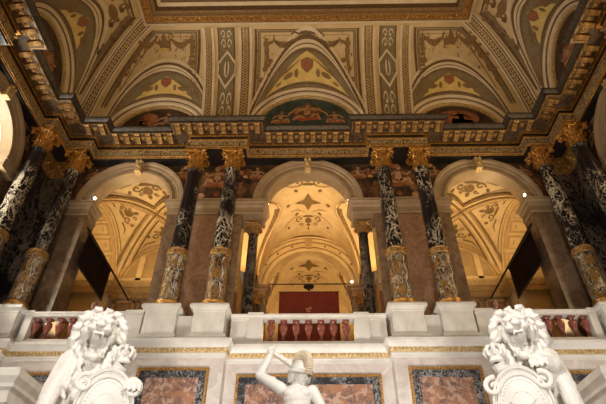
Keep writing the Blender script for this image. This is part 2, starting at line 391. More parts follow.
# ------------------------------------------------------------------ arch surrounds: archivolt, keystone, imposts
ARCHP = [(0, NA + .5), (0, NA), (0, NA - .10), (.05, NA - .12), (.10, NA - .12), (.12, NA - .06), (.27, NA - .06), (.30, NA - .12), (.39, NA - .13), (.42, NA - .19), (.52, NA - .22), (.52, NA)]
IMPP = [(.0, ZS - .55), (.05, ZS - .53), (.05, ZS - .46), (.02, ZS - .44), (.02, ZS - .26), (.08, ZS - .22), (.12, ZS - .12), (.20, ZS - .08), (.20, ZS - .01), (.22, ZS + .03), (.0, ZS + .05)]
def keystone(mb, F, sc, z0, z1, n0, n1, w0=.13, w1=.19):
    v = []
    for n_ in (n0, n1):
        k = .6 if n_ == n1 else 1
        v += [F(sc - w0, n_, z0), F(sc + w0, n_, z0), F(sc + w1, n_, z1), F(sc - w1, n_, z1)]
    mb.add(v, [(0, 1, 2, 3), (4, 5, 6, 7), (0, 1, 5, 4), (1, 2, 6, 5), (2, 3, 7, 6), (3, 0, 4, 7)])
    for q in (-.5, .5):
        c = F(sc + q * w1 * .9, n1 - .02, z1 - .12); mb.ell(c, (.055, .055, .055), n=10, m=6)
    mb.ell(F(sc, n1 - .01, (z0 + z1) / 2 - .04), (.07, .07, .12), n=10, m=6)
LBL = {('back', 0): 'tan moulded arch surround of the left gallery bay', ('back', 1): 'tan moulded arch surround of the middle gallery bay, above the crimson poster', ('back', 2): 'tan moulded arch surround of the right gallery bay',
       ('left', 0): 'arch surround of the bright white window recess in the left wall', ('right', 0): 'arch surround of the yellow-lit window recess in the right wall'}
for side, bays in BAYS.items():
    Fs = W(side)
    for i, (sc, R, s0, s1) in enumerate(bays):
        t = empty('arch_surround', Fs(sc, NA, ZS), label=LBL[(side, i)], cat='arch', group='round arches of the hall')
        off = Vector(Fs(sc, NA, ZS)); Fl = lambda s, n, z, Fs=Fs, off=off: Vector(Fs(s, n, z)) - off
        mb = MB(); arch_sweep(mb, Fl, sc, ZS, R, ARCHP); mb.build('archivolt', M['arch'], t, smooth=2)
        mb = MB(); keystone(mb, Fl, sc, ZS + R - .04, ZS + R + .56, NA, NA - .30, .11, .15); mb.build('keystone', M['gold_pale'], t)
        if side == 'back':
            e = 0.9 if i == 1 else 0
            for q in (-1, 1):
                if i == 1: path = [(q * 2.80, 13.7), (q * (R + .15), 13.7), (q * (R + .15), 14.6)]
                else:
                    so = sc + q * (R if True else 0); out = {(-1, 0): -8.95, (1, 0): -4.2, (-1, 2): 4.2, (1, 2): 8.95}[(q, i)]
                    path = [(out, 13.7), (sc + q * R, 13.7), (sc + q * R, 14.45)]
                if q > 0: path = path[::-1]
                path = [(p[0] - off.x, p[1] - off.y) for p in path]
                mb = MB(); sweep_plan(mb, path, [(p * .8, z - off.z) for p, z in IMPP], caps=True)
                if i == 1:   # solid block over the small inner column
                    mb.bb(min(q * (R + .15), q * 2.4), max(q * (R + .15), q * 2.4), 13.7 - off.y + .01, 14.6 - off.y, ZS - .55 - off.z, ZS - off.z)
                mb.build('impost', M['arch'], t)
        else:
            sg = -1 if side == 'left' else 1
            for q in (-1, 1):
                x0, x1 = sorted((sg * 10.2, sg * 10.02)); y0, y1 = sorted((sc + q * (R - .12), sc + q * (R + .62))); mb = MB()
                for e, za, zb in ((.0, ZS - .45, ZS - .1), (.04, ZS - .1, ZS)): mb.bb(x0 - e - off.x, x1 + e - off.x, y0 - e - off.y, y1 + e - off.y, za - off.z, zb - off.z)
                mb.build('impost', M['arch'], t)
# impost string course across the piers between the columns
for k, (a, b) in enumerate(((-4.2, -2.8), (2.8, 4.2), (-10.1, -8.95), (8.95, 10.1))):
    mb = MB(); sweep_plan(mb, [(a, 13.7), (b, 13.7)], IMPP, caps=True); tag(mb.build('trim_%d' % (k + 1), M['arch']), kind='structure')

# ------------------------------------------------------------------ window recesses of the side walls
for k, side in enumerate(('left', 'right')):
    Fs = W(side); sc, R = 9.9, 1.45
    mb = MB()
    arch_sweep(mb, Fs, sc, ZS, R, [(-.02, NA + .3), (-.02, NA + 2.0)], n=36)
    for q in (-1, 1): jamb(mb, Fs, sc + q * (R - .02), NA + .3, NA + 2.0, 4.5, ZS)
    # raised frames of the coffers round the arch
    for j in range(9):
        a0, a1 = pi * (j + .12) / 9, pi * (j + .88) / 9
        for r_, n0, n1 in ((-.05, NA + .55, NA + .62), (-.05, NA + 1.63, NA + 1.7), (-.05, NA + .95, NA + 1.0), (-.05, NA + 1.25, NA + 1.3)): arch_sweep(mb, Fs, sc, ZS, R, [(-.02, n0), (r_, n0), (r_, n1), (-.02, n1)], a0, a1, 5, 1)
        for a in (a0, a1): arch_sweep(mb, Fs, sc, ZS, R, [(-.02, NA + .55), (-.05, NA + .55), (-.05, NA + 1.7), (-.02, NA + 1.7)], a - .02, a + .02, 1, 1)
    wn = tag(mb.build('window_%d' % (k + 1), mats('white_plaster', 'arch')), kind='structure')
    mb = MB()
    arch_sweep(mb, Fs, sc, ZS, R, [(-.02, NA + 2.0), (-.16, NA + 2.0), (-.16, NA + 2.06)], n=30)
    for q in (-1, -.33, .33, 1):
        c = Fs(sc + q * R * .95, NA + 2.02, 8.1); mb.box(c, (.07, .07, 7.2 if abs(q) < .9 else 7.2))
    for z in (6, 7.5, 9, 10.4, 11.7): mb.box(Fs(sc, NA + 2.02, z), (.06, 2.8, .07))
    mb.build('window_frame', M['frame'], wn)
    mb = MB(); mb.quad(Fs(sc - R, NA + 2.05, 4.5), Fs(sc + R, NA + 2.05, 4.5), Fs(sc + R, NA + 2.05, ZS), Fs(sc - R, NA + 2.05, ZS))
    mb.add([Fs(sc + R * cos(pi * i / 24), NA + 2.05, ZS + R * sin(pi * i / 24)) for i in range(25)], [tuple(range(25))])
    mb.build('window_pane', M['glass'], wn)

# ------------------------------------------------------------------ entablature: one continuous course round the three walls
RS, RC = 9.35, 9.85          # projecting and receding faces, side walls
yb, yr = 12.85, 13.35        # projecting and receding faces, back wall
PATH = [(-RC, 3.2), (-RC, 5.7), (-RS, 5.7), (-RS, 8.3), (-RC, 8.3), (-RC, 11.72), (-RS, 11.72), (-RS, yb), (-8.4, yb), (-8.4, yr), (-4.6, yr), (-4.6, yb), (-2.36, yb), (-2.36, yr)]
PATH = PATH + [(-x, y) for x, y in PATH[::-1]]
ent = empty('entablature', (0, 13.35, 13.6), label='long dark entablature with gilt brackets running above all the columns and round the corners', cat='entablature')
eo = Vector((0, 13.35, 13.6))
def ecourse(name, prof, m, smooth=2):
    mb = MB(); sweep_plan(mb, [(x - eo.x, y - eo.y) for x, y in PATH], [(p, z - eo.z) for p, z in prof]); return mb.build(name, m, ent, smooth=smooth)
ecourse('architrave', [(-.95, 13.70), (-.95, 13.62), (-.02, 13.62), (-.02, 13.68), (.0, 13.68)], M['blackband'])
ecourse('architrave_moulding', [(.0, 13.68), (.03, 13.69), (.03, 13.73), (.07, 13.75), (.07, 13.79), (.0, 13.81)], M['gold_dull'])
ecourse('frieze', [(.0, 13.80), (.0, 14.14)], M['frieze'])
ecourse('frieze_moulding', [(.0, 14.12), (.05, 14.14), (.05, 14.18), (.0, 14.2)], M['gold_dull'])
ecourse('bed_band', [(.0, 14.19), (-.02, 14.2), (-.02, 14.38), (.05, 14.42), (.06, 14.46)], M['blackband'])
ecourse('dentil_moulding', [(.0, 14.37), (.09, 14.38), (.09, 14.41), (.04, 14.43)], M['gold'])
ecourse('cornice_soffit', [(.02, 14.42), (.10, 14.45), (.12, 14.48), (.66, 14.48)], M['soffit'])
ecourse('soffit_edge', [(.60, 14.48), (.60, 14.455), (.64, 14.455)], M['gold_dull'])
ecourse('corona', [(.62, 14.48), (.66, 14.45), (.68, 14.45), (.68, 14.54), (.72, 14.57), (.78, 14.62), (.80, 14.65), (.80, 14.70), (.2, 14.82), (-.6, 14.92)], M['corona'])
# brackets under the cornice, and the gilt rosettes between them
def seg_points(path, step):
    for i in range(len(path) - 1):
        a, b = Vector(path[i]), Vector(path[i + 1]); d = b - a; l = d.length
        if l < .6: continue
        d.normalize(); nrm = Vector((d.y, -d.x))
        # the mitred corners lengthen or shorten the run at the corona
        pa = path[i - 1] if i else None; pb = path[i + 2] if i + 2 < len(path) else None
        conv = lambda p, q, r: ((q[0] - p[0]) * (r[1] - q[1]) - (q[1] - p[1]) * (r[0] - q[0])) > 0   # left turn = outer corner
        s0 = 0.0; s1 = l
        if pa is not None: s0 = -.42 if conv(pa, a, b) else .82
        if pb is not None: s1 = l + .42 if conv(a, b, pb) else l - .82
        if s1 - s0 < .2: continue
        k = max(1, round((s1 - s0) / step))
        for j in range(k + 1):
            yield a + d * (s0 + (s1 - s0) * j / k), nrm, d, j < k, (s1 - s0) / k
mbk = MB()
prof = [(.0, .0), (.0, -.11), (.06, -.15), (.16, -.11), (.36, -.06), (.44, -.09), (.50, -.04), (.50, 0)]
for q in (-.09, .09): mbk.add([(q, -a, b) for a, b in prof], [tuple(range(len(prof)))])
mbk.grid([[(-.09, -a, b) for a, b in prof], [(.09, -a, b) for a, b in prof]])
bracket = None; rosb = None
for p, nrm, d, more, st in seg_points(PATH, .42):
    if p.y < 6.2: continue
    ang = math.atan2(nrm.x, -nrm.y)
    if bracket is None: bracket = o = mbk.build('bracket', M['gold_bracket'], ent)
    else: o = bracket.copy(); COL.objects.link(o); o.parent = ent
    base = p + nrm * .13
    o.location = (base.x - eo.x, base.y - eo.y, 14.48 - eo.z); o.rotation_euler = (0, 0, ang)
    if more:
        c = p + d * st / 2 + nrm * .36
        if rosb is None:
            rm = MB(); rm.bb(-.09, .09, -.09, .09, -.02, .0); rm.ell((0, 0, -.035), (.065, .065, .035), 0, 8, 6); rosb = ro = rm.build('rosette', M['gold_dull'], ent)
        else: ro = rosb.copy(); COL.objects.link(ro); ro.parent = ent
        ro.location = (c.x - eo.x, c.y - eo.y, 14.475 - eo.z); ro.rotation_euler = (0, 0, ang)
# dentils and frieze ornaments as relief in one mesh each
fr = MB(); dn = MB(); cols = []
for i in range(len(PATH) - 1):
    a, b = Vector(PATH[i]), Vector(PATH[i + 1]); d = b - a; l = d.length; d.normalize(); nrm = Vector((d.y, -d.x)); k = int(l / .085)
    def mit(j):
        if 0 < j < len(PATH) - 1:
            e = (Vector(PATH[j + 1]) - Vector(PATH[j])).normalized(); f_ = (Vector(PATH[j]) - Vector(PATH[j - 1])).normalized(); return Vector((e.y + f_.y, -e.x - f_.x)) * .09
        return nrm * .09
    cols.append(a + mit(i) - Vector((eo.x, eo.y)))
    for j in range(1, k):
        p_ = a + d * l * j / k - Vector((eo.x, eo.y)); u, v_ = (.09, .15) if j % 2 else (.15, .09)
        if .12 < l * j / k < l - .12: cols += [p_ + nrm * u, p_ + nrm * v_]
dn.grid([[(c.x, c.y, z - eo.z) for c in cols] for z in (14.345, 14.40)]); dn.grid([[(c.x, c.y, 14.345 - eo.z) for c in cols], [(c.x * .999, c.y, 14.345 - eo.z) for c in cols]])
for i in range(len(PATH) - 1):
    a, b = Vector(PATH[i]), Vector(PATH[i + 1]); d = b - a; l = d.length; d.normalize(); nrm = Vector((d.y, -d.x))
    if max(a.y, b.y) < 6.2: continue
    ang = math.atan2(nrm.x, -nrm.y); R3 = Matrix.Rotation(ang, 3, 'Z')
    k = max(1, int(l / .3))
    fn = lambda u, v, h, a=a, d=d, nrm=nrm: ((a + d * u + nrm * (h + .002)).x - eo.x, (a + d * u + nrm * (h + .002)).y - eo.y, v - eo.z)
    for j in range(k):
        u = l * (j + .5) / k; s = l / k
        stroke(fr, spiral(u, 13.97, s * .36, .9, j * pi, 1 if j % 2 else -1, 12), [.035] * 13, fn, 0)
        blob(fr, (u + s / 2 * .95, 13.97), .025, .11, fn, 0, n=6)
dn.build('dentils', M['gold'], ent); fr.build('frieze_scrolls', M['gold_pale'], ent)

# ------------------------------------------------------------------ the cove vault above the cornice
Z0, HC = 15.0, 4.8
IN = {'back': 1.75, 'left': 2.25, 'right': 2.25}
def cove(side):
    I = IN[side]; Wf = W(side)
    def f(s, t, h=0.0):       # h lifts towards the room
        n = -I * (1 - cos(t)); z = Z0 + HC * sin(t)
        # inward normal of the ellipse
        nn, nz = -HC * cos(t), -I * sin(t); l = sqrt(nn * nn + nz * nz)
        return Vector(Wf(s, n + nn / l * h * 1.0, z + nz / l * h))
    return f
def lprof(u, sc, side): return max(0, 1 - abs(u) ** 2.3) if (side == 'back' and abs(sc) < 1) else sqrt(max(0, 1 - u * u))
def tz(z): return math.asin(max(0, min(1, (z - Z0) / HC)))
# lunettes: (centre, half width of outer edge, its rise, band half width, painting half width, painting rise)
LUN = {'back': [(-6.12, 2.05, 3.46, 1.83, 3.05, 1.72, 1.55), (0, 2.48, 4.47, 2.20, 4.08, 2.10, 2.15), (6.12, 2.05, 3.46, 1.83, 3.05, 1.72, 1.55)],
       'left': [(10.0, 1.95, 3.80, 1.75, 3.45, 1.65, 2.1)], 'right': [(10.0, 1.95, 3.80, 1.75, 3.45, 1.65, 2.1)]}
ceil = empty('ceiling', (0, 10, 15), kind='structure'); co = Vector((0, 10, 15))
def off(p): p = Vector(p); return p - co
def diag_s(side, t):    # where the cove meets its neighbour, as |s| (back) or y (sides)
    return 9.35 - 2.25 * (1 - cos(t)) if side == 'back' else 12.85 - 1.75 * (1 - cos(t))
for side in ('back', 'left', 'right'):
    C = cove(side); lun = LUN[side]
    if side == 'back': ss = [-9.35 + 18.7 * i / 220 for i in range(221)]
    else: ss = [2.0 + 10.85 * i / 130 for i in range(131)]
    rows = []; NT = 26
    for s in ss:
        lo = 0.0
        for L in lun:
            u = (s - L[0]) / L[1]
            if abs(u) < 1: lo = tz(Z0 + L[2] * lprof(u, L[0], side))
        if side == 'back':
            c = 1 - max(0, (9.35 - abs(s)) / 2.25); hi = math.acos(max(0, c)) if c > 0 else pi / 2
        else:
            c = 1 - max(0, (12.85 - s) / 1.75); hi = math.acos(max(0, c)) if c > 0 else pi / 2
        hi = max(hi, lo)
        rows.append([off(C(s, lo + (hi - lo) * j / NT)) for j in range(NT + 1)])
    mb = MB(); mb.grid(rows); mb.build('cove', M['cream'], ceil, smooth=True)
    mb = MB(); ZL = Z0 - .2
    for (sc, Wo, Ho, Wi, Hi, Wp, Hp) in lun:
        # penetration: band on the cove edge, then the vault of the lunette down to the painting arch
        n_l = .30
        Lc = lambda a, dw=0.0, nn=n_l, sc=sc, Wp=Wp, Hp=Hp: Vector(W(side)(sc + (Wp + dw) * cos(a), nn, ZL + (Hp + dw + .2) * sin(a)))
        def Cc(a, Wx, Hx, h=0.0, sc=sc): return C(sc + Wx * cos(a), tz(Z0 + Hx * lprof(cos(a), sc, side)), h)
        NA_ = 48; A = [pi * i / NA_ for i in range(NA_ + 1)]
        G = lambda a, w_, h=0.0, Lc=Lc, Cc=Cc, Wo=Wo, Ho=Ho: Lc(a, .42, .1).lerp(Cc(a, Wo, Ho), w_) + Vector(W(side)(0, -h, -h * .5)) - Vector(W(side)(0, 0, 0))
        mb.grid([[off(G(a, w_)) for a in A] for w_ in (0, .2, .4, .6, .8, 1)], 1)
        # double moulded band round the penetration
        for (w0, w1, hh, mi) in ((1.0, .93, .05, 0), (.90, .84, .04, 0), (.97, .87, .02, 2)):
            mb.grid([[off(G(a, w0, -.02)) for a in A], [off(G(a, w0, hh)) for a in A], [off(G(a, w1, hh)) for a in A], [off(G(a, w1, -.02)) for a in A]], mi)
        for (w0, w1, hh, mi) in ((1.0, 1.035, .04, 2), (1.05, 1.09, .03, 0)):
            mb.grid([[off(Cc(a, Wo * w0, Ho * w0, q)) for a in A] for q in (0, hh)] + [[off(Cc(a, Wo * w1, min(4.79, Ho * w1), q)) for a in A] for q in (hh, 0)], mi)
        # painted border of the spandrel and its yellow field
        g = lambda u, v, h, G=G: off(G(u, v, h))
        for w_, wd in ((.80, .02), (.10, .03)): stroke(mb, [(a, w_) for a in A[3:-3]], wd, g, 2, .015)
        mb.grid([[off(G(a, w_, .012)) for a in A[9:-9]] for w_ in (.13, .3, .45, .6, .74)], 6)
        hw_ = .78 if (sc == 0 and side == 'back') else .60 if side == 'back' else .42
        fl = [(pi / 2 + hw_ * (k - 12) / 12, .16 + (.60 if sc == 0 else .50) * (1 - abs(k - 12) / 12) ** .8) for k in range(25)]
        mb.grid([[off(G(a, .14, .02)) for a, _ in fl], [off(G(a, w_, .02)) for a, w_ in fl]], 3)
        k_ = pi / 2
        poly(mb, [(k_ - .11, .58), (k_, .63), (k_ + .11, .58), (k_ + .10, .42), (k_, .30), (k_ - .10, .42)], g, 4, .04)
        for e_ in (-.06, -.02, .02, .06): stroke(mb, [(k_ + e_, .40 if abs(e_) > .04 else .36), (k_ + e_, .57)], .022, g, 5, .05)
        for q in (-1, 1):
            blob(mb, (k_ + q * .34, .34), .09, .07, g, 4, .04, 10); blob(mb, (k_ + q * .19, .33), .035, .10, g, 4, .04, 8); blob(mb, (k_ + q * .52, .26), .06, .05, g, 6, .04, 8)
            stroke(mb, spiral(k_ + q * .42, .52, .09, 1, 0, q, 14), [.02] * 15, g, 4, .04); stroke(mb, [(k_ + q * .12, .6), (k_ + q * .3, .5), (k_ + q * .55, .42)], [.01, .05, .01], g, 4, .04)
            for z_ in (.75, 1.0): blob(mb, (k_ + q * z_, .45), .05, .09, g, 4, .04, 8)
        # outer ornament on the cove beside the penetration: thin border line following it
        # painting arch moulding
        mb.grid([[off(Lc(a, dw, nn)) for a in A] for dw, nn in ((.12, .25), (.14, .17), (.18, .15), (.24, .17), (.30, .10), (.40, .06), (.43, .06), (.43, .3))], 0)
        mb.grid([[off(Lc(a, dw, nn)) for a in A] for dw, nn in ((0, .34), (0, .24), (.04, .215), (.10, .225), (.125, .25))], 7)
        mb.grid([[off(Lc(a, dw, nn)) for a in A] for dw, nn in ((.245, .155), (.27, .12), (.285, .105))], 2)
    # panels and borders on the cove between and around the lunettes
    g = lambda u, v, h, C=C: off(C(u, v, h))
    def taper_strip(mb, s0b, s1b, s0t, s1t, t0, t1, h, mi, raised=True):
        n = 22; a = []; b = []
        for i in range(n + 1):
            t = t0 + (t1 - t0) * i / n; k = (Z0 + HC * sin(t) - Z0) / HC
            a.append((s0b + (s0t - s0b) * k, t)); b.append((s1b + (s1t - s1b) * k, t))
        mb.grid([[g(*p, 0) for p in a], [g(*p, h) for p in a], [g(*p, h) for p in b], [g(*p, 0) for p in b]], mi)
    def guilloche(mb, sb, st, t0, t1, h, wd, mi=7, step=.19):
        k = int((HC + 1) * (t1 - t0) / 1.57 / step) + 4
        k = int(k * 1.2)
        for i in range(k):
            t = t0 + (t1 - t0) * (i + .5) / k; q = sin(t); s = sb + (st - sb) * q; e = (t1 - t0) / k
            blob(mb, (s, t), wd * .5, e * .5, g, mi, h, 8); blob(mb, (s, t), wd * .24, e * .24, g, 2, h + .006, 6)
    if side == 'back':
        for q in (-1, 1):
            T1 = 1.47
            for (a, b, c, d) in ((2.36, 2.88, 2.42, 3.02), (3.84, 4.30, 4.12, 4.62)):     # guilloche strips with pale edges
                taper_strip(mb, q * a, q * b, q * c, q * d, .0, T1, .05, 0)
                m0, m1, n0, n1 = a + .1, b - .1, c + .12, d - .12
                taper_strip(mb, q * m0, q * m1, q * n0, q * n1, .0, T1, .056, 2)
                guilloche(mb, q * (m0 + m1) / 2, q * (n0 + n1) / 2, .02, T1, .064, (m1 - m0) * .95)
            taper_strip(mb, q * 3.02, q * 3.72, q * 3.20, q * 3.96, .0, T1, .02, 2)
            taper_strip(mb, q * 3.08, q * 3.66, q * 3.26, q * 3.90, .0, T1, .026, 6)
            mid = lambda t: q * (3.37 + .21 * sin(t))
            tm = .74; hx = lambda r: [(mid(tm) + r * dx, tm + r * dy) for dx, dy in ((-.42, 0), (-.42, .1), (0, .30), (.42, .1), (.42, -.1), (0, -.30), (-.42, -.1), (-.42, 0))]
            stroke(mb, hx(.85), .05, g, 0, .05); blob(mb, (mid(tm), tm), .12, .12, g, 0, .05)
            stroke(mb, [(mid(tm), tm - .1), (mid(tm), tm + .12)], .06, g, 2, .06)
            for tt in (.15, .32, 1.12, 1.3):
                stroke(mb, spiral(mid(tt) + .12, tt, .11, 1, 0, 1, 12), [.03] * 13, g, 0, .04); stroke(mb, spiral(mid(tt) - .12, tt, .11, 1, pi, -1, 12), [.03] * 13, g, 0, .04)
            for s, b_ in ((q * 2.28, .22), (q * 4.74, .60)): stroke(mb, [(s, b_ + (1.43 - b_) * j / 12) for j in range(13)], .06, g, 2, .015)
        # borders of the three fields
        def border(mb, pts, wd, mi, h=.02): stroke(mb, pts, wd, g, mi, h)
        top = 1.42
        for ins, wd, mi in ((.05, .06, 2), (.15, .08, 6), (.22, .03, 2), (.42, .03, 4)):
            x = 2.28 - ins; tt = top - ins * .33
            b0 = .25 + ins * .75; P9 = [b0 + (tt - b0) * j / 9 for j in range(10)]; border(mb, [(-x, p) for p in P9], wd, mi); border(mb, [(x, p) for p in P9], wd, mi); border(mb, [(-x, tt), (-x / 2, tt), (0, tt), (x / 2, tt), (x, tt)], wd * .33, mi)
            for q in (-1, 1):
                e = lambda t_: diag_s('back', t_) - .62 - ins * 1.2
                x0 = 4.74 + ins
                b1 = .63 + ins * .4; border(mb, [(q * x0, b1 + (tt - b1) * j / 8) for j in range(9)], wd, mi); border(mb, [(q * x0, tt), (q * 5.6, tt), (q * e(tt), tt)], wd * .33, mi); border(mb, [(q * e(t_), t_) for t_ in [.25 + (tt - .25) * j / 10 for j in range(11)]], wd, mi)
        # scattered leaf sprigs over the cream fields
        rs = random.Random(3)
        for _ in range(420):
            x_ = rs.uniform(-8.3, 8.3); t_ = rs.uniform(.45, 1.38)
            L_ = min(lun, key=lambda L: abs(L[0] - x_)); u_ = (x_ - L_[0]) / (L_[1] * 1.12)
            if 2.2 < abs(x_) < 4.95 or (abs(u_) < 1 and t_ < tz(Z0 + min(4.79, L_[2] * 1.10) * lprof(u_, L_[0], side))) or abs(x_) > diag_s('back', t_) - .8: continue
            if rs.random() < .35 and abs(abs(x_) - 1.1) < .5 and t_ > 1.05: continue
            blob(mb, (x_, t_), rs.uniform(.02, .07), rs.uniform(.008, .026), g, rs.choice((2, 4, 4, 6, 7)), .025, 6, rs.uniform(0, 3))
        # brown ground along the penetration, garlands, herms, vases
        for q in (-1, 1):
            # herm figures
            for k_, (dx, dt, rx, ry) in enumerate(((0, 1.20, .08, .03), (0, 1.12, .13, .07), (.02, 1.0, .11, .08), (.05, .90, .08, .07), (.0, .80, .07, .06), (-.06, .73, .09, .04))): blob(mb, (q * (1.80 - dx), dt), rx, ry, g, 4, .03, 10)
            stroke(mb, [(q * 1.72, 1.13), (q * 1.5, 1.16), (q * 1.42, 1.22)], [.07, .06, .04], g, 4, .03)
            stroke(mb, spiral(q * 1.68, .70, .12, 1, 0, -q, 12), [.05] * 13, g, 4, .03)
            pts = [(q * (1.5 - .9 * j / 12), 1.20 - .10 * sin(pi * j / 12)) for j in range(13)]
            stroke(mb, pts, [.03 + .09 * sin(pi * j / 12) for j in range(13)], g, 4, .03)
            for j in range(2, 12, 2): blob(mb, pts[j], .08, .030, g, 2, .035, 8)
            stroke(mb, [(0, 1.33), (q * .15, 1.35), (q * .38, 1.33), (q * .55, 1.34), (q * .70, 1.30)], [.15, .10, .07, .06, .02], g, 2, .03)
            for (tx, tt) in ((2.0, .45), (1.95, .58), (1.6, .85)): blob(mb, (q * (2.0 if tx == 2.0 else tx), tt), .12, .04, g, 4, .02, 8)
            # side fields: an urn above the lunette and a garland towards the herm
            sx = -6.5
            urn = [(-.34, 1.02), (.34, 1.02), (.30, 1.06), (.16, 1.08), (.24, 1.14), (.30, 1.19), (.12, 1.21), (.10, 1.26), (.04, 1.34), (-.04, 1.34), (-.10, 1.26), (-.12, 1.21), (-.30, 1.19), (-.24, 1.14), (-.16, 1.08), (-.30, 1.06)]
            fnu = lambda u, v, h, q=q: g(q * (6.35 + u), v, h)
            for i_ in range(1, len(urn) - 1): mb.add([fnu(*urn[0], .03), fnu(*urn[i_], .03), fnu(*urn[i_ + 1], .03)], [(0, 1, 2)], 4)
            blob(mb, (q * 6.35, 1.045), .28, .03, g, 3, .04)
            for e_ in (-1, 1):
                stroke(mb, spiral(q * 6.35 + e_ * .30, 1.25, .12, 1, 0, e_, 12), [.05] * 13, g, 4, .03)
                stroke(mb, [(q * 6.35 + e_ * (.3 + .13 * j), 1.24 - .13 * sin(pi * j / 7)) for j in range(8)], [.04 + .08 * sin(pi * j / 7) for j in range(8)], g, 4, .03)
            for k_, (dt, rx, ry) in enumerate(((1.26, .09, .03), (1.18, .14, .05), (1.09, .12, .05), (1.01, .09, .05), (.93, .12, .03), (.84, .18, .05), (.74, .13, .05))): blob(mb, (q * 5.08, dt), rx, ry, g, 4, .03, 10)
            stroke(mb, [(q * 5.15, 1.17), (q * 5.4, 1.22)], [.07, .03], g, 4, .03)
            for (x_, t_, r_) in ((7.35, 1.05, .18), (7.6, .95, .14), (7.9, .78, .16), (7.2, 1.2, .12), (4.95, .6, .12), (8.15, .6, .12), (4.9, .48, .1)):
                stroke(mb, spiral(q * x_, t_, r_, 1.1, 1, q, 14), [.05] * 15, g, 4, .03)
    else:
        # side fields: borders and scrollwork
        for ins, wd, mi in ((.05, .12, 2), (.2, .04, 4), (.3, .10, 6)):
            tt = 1.42 - ins * .3; e = lambda t_: diag_s('left', t_) - .62 - ins
            stroke(mb, [(e(t_), t_) for t_ in [.25 + (tt - .25) * j / 10 for j in range(11)]], wd, g, mi, .02); stroke(mb, [(6 + (e(tt) - 6) * j / 6, tt) for j in range(7)], wd * .3, g, mi, .02)
        for (x_, t_, r_) in ((10.9, 1.22, .26), (10.2, 1.28, .2), (10.6, 1.05, .2), (9.6, 1.2, .24), (11.2, 1.0, .2), (9.0, 1.28, .2), (8.5, 1.15, .22), (11.3, .75, .14)):
            stroke(mb, [(x + .0, t_ + (t - t_) * .45) for x, t in spiral(x_, t_, r_, 1.1, 1, 1, 14)], [.06] * 15, g, 4, .03); blob(mb, (x_ + .1, t_ - .04), .1, .04, g, 2, .04)
        stroke(mb, [(9.9 + .1 * j, 1.1) for j in range(8)], [.05 + .1 * sin(pi * j / 7) for j in range(8)], g, 4, .03)
    mb.build('cove_ornament', mats('rib', 'panelbrown', 'brownline', 'yellow', 'ochre', 'red', 'green', 'gold_pale'), ceil)
# the diagonal ribs in the corners
for q in (-1, 1):
    CB, CSd = cove('back'), cove('left' if q < 0 else 'right'); mb = MB(); T = [0.02 + 1.50 * i / 30 for i in range(31)]
    def rib(u, t, h=0):      # u in -1..1 across, a flat band bridging the corner
        a = CB(q * (diag_s('back', t) - .44), t, .04); b = CSd(diag_s('left', t) - .44, t, .04)
        return off(a.lerp(b, (u + 1) / 2) + Vector((-q * h * .7, -h * .7, -h * .2)))
    for w0, w1, h, mi in ((-1, 1, .0, 0), (-1, -.80, .06, 0), (.80, 1, .06, 0), (-.74, -.60, .03, 2), (.60, .74, .03, 2), (-.56, -.46, .05, 0), (.46, .56, .05, 0), (-.42, .42, .02, 2)):
        us = [w0 + (w1 - w0) * j / 4 for j in range(5)]; mb.grid([[rib(us[0], t, 0) for t in T]] + [[rib(u, t, h) for t in T] for u in us] + [[rib(us[-1], t, 0) for t in T]], mi)
    g = lambda u, v, h: rib(u, v, .03 + h)
    for i in range(30):
        t = .03 + 1.48 * (i + .5) / 30; blob(mb, (0, t), .33, .021, g, 3, .01, 8); blob(mb, (0, t), .14, .009, g, 2, .016, 6)
    mb.build('diagonal_rib', mats('rib', 'cream', 'brownline', 'gold_pale'), ceil)
# flat ceiling: pale band, gilt frame, stepped coffer
def rect_ring(mb, x0, y0, z0, x1, y1, z1, mi, yc=3.4):
    """ring between rectangle half-size (x0, far y0) and (x1, y1); near side mirrored about yc"""
    P0 = [(-x0, y0, z0), (x0, y0, z0), (x0, 2 * yc - y0, z0), (-x0, 2 * yc - y0, z0)]; P1 = [(-x1, y1, z1), (x1, y1, z1), (x1, 2 * yc - y1, z1), (-x1, 2 * yc - y1, z1)]
    mb.add([off(p) for p in P0 + P1], [(i, (i + 1) % 4, (i + 1) % 4 + 4, i + 4) for i in range(4)], mi)
mb = MB()
steps = [(7.14, 11.14, 19.80, 0), (7.12, 11.12, 19.70, 0), (6.98, 10.98, 19.70, 0), (6.98, 10.98, 19.62, 1), (6.90, 10.90, 19.56, 1), (6.62, 10.62, 19.58, 1), (6.55, 10.55, 19.70, 2), (6.45, 10.45, 19.72, 2), (6.40, 10.40, 20.0, 3), (6.25, 10.25, 20.05, 0), (6.18, 10.18, 20.10, 4), (6.18, 10.18, 20.35, 5), (5.95, 9.95, 20.4, 0), (5.90, 9.9, 20.5, 4), (5.6, 9.6, 20.6, 3), (5.6, 9.6, 20.75, 2)]
for a, b in zip(steps[:-1], steps[1:]): rect_ring(mb, a[0], a[1], a[2], b[0], b[1], b[2], b[3])
mb.add([off(p) for p in ((-5.6, 9.6, 20.75), (5.6, 9.6, 20.75), (5.6, -2.8, 20.75), (-5.6, -2.8, 20.75))], [(0, 1, 2, 3)], 6)
for i in range(90):   # upright tongues of the inner frame
    x = -6.05 + 12.1 * i / 89; mb.box(off((x, 10.07, 20.38)), (.06, .24, .05), 1)
for i in range(60):
    for q in (-1, 1): mb.box(off((q * 6.06, 10.0 - .14 * i, 20.38)), (.24, .06, .05), 1)
for i in range(130):  # leaf carving of the gilt frame
    x = -6.8 + 13.6 * i / 129; mb.ell(off((x, 10.77 + .05 * sin(i * 1.7), 19.55)), (.035, .11, .06), 7, 6, 4, Matrix.Rotation(.6 * (1 if i % 2 else -1), 3, 'Z'))
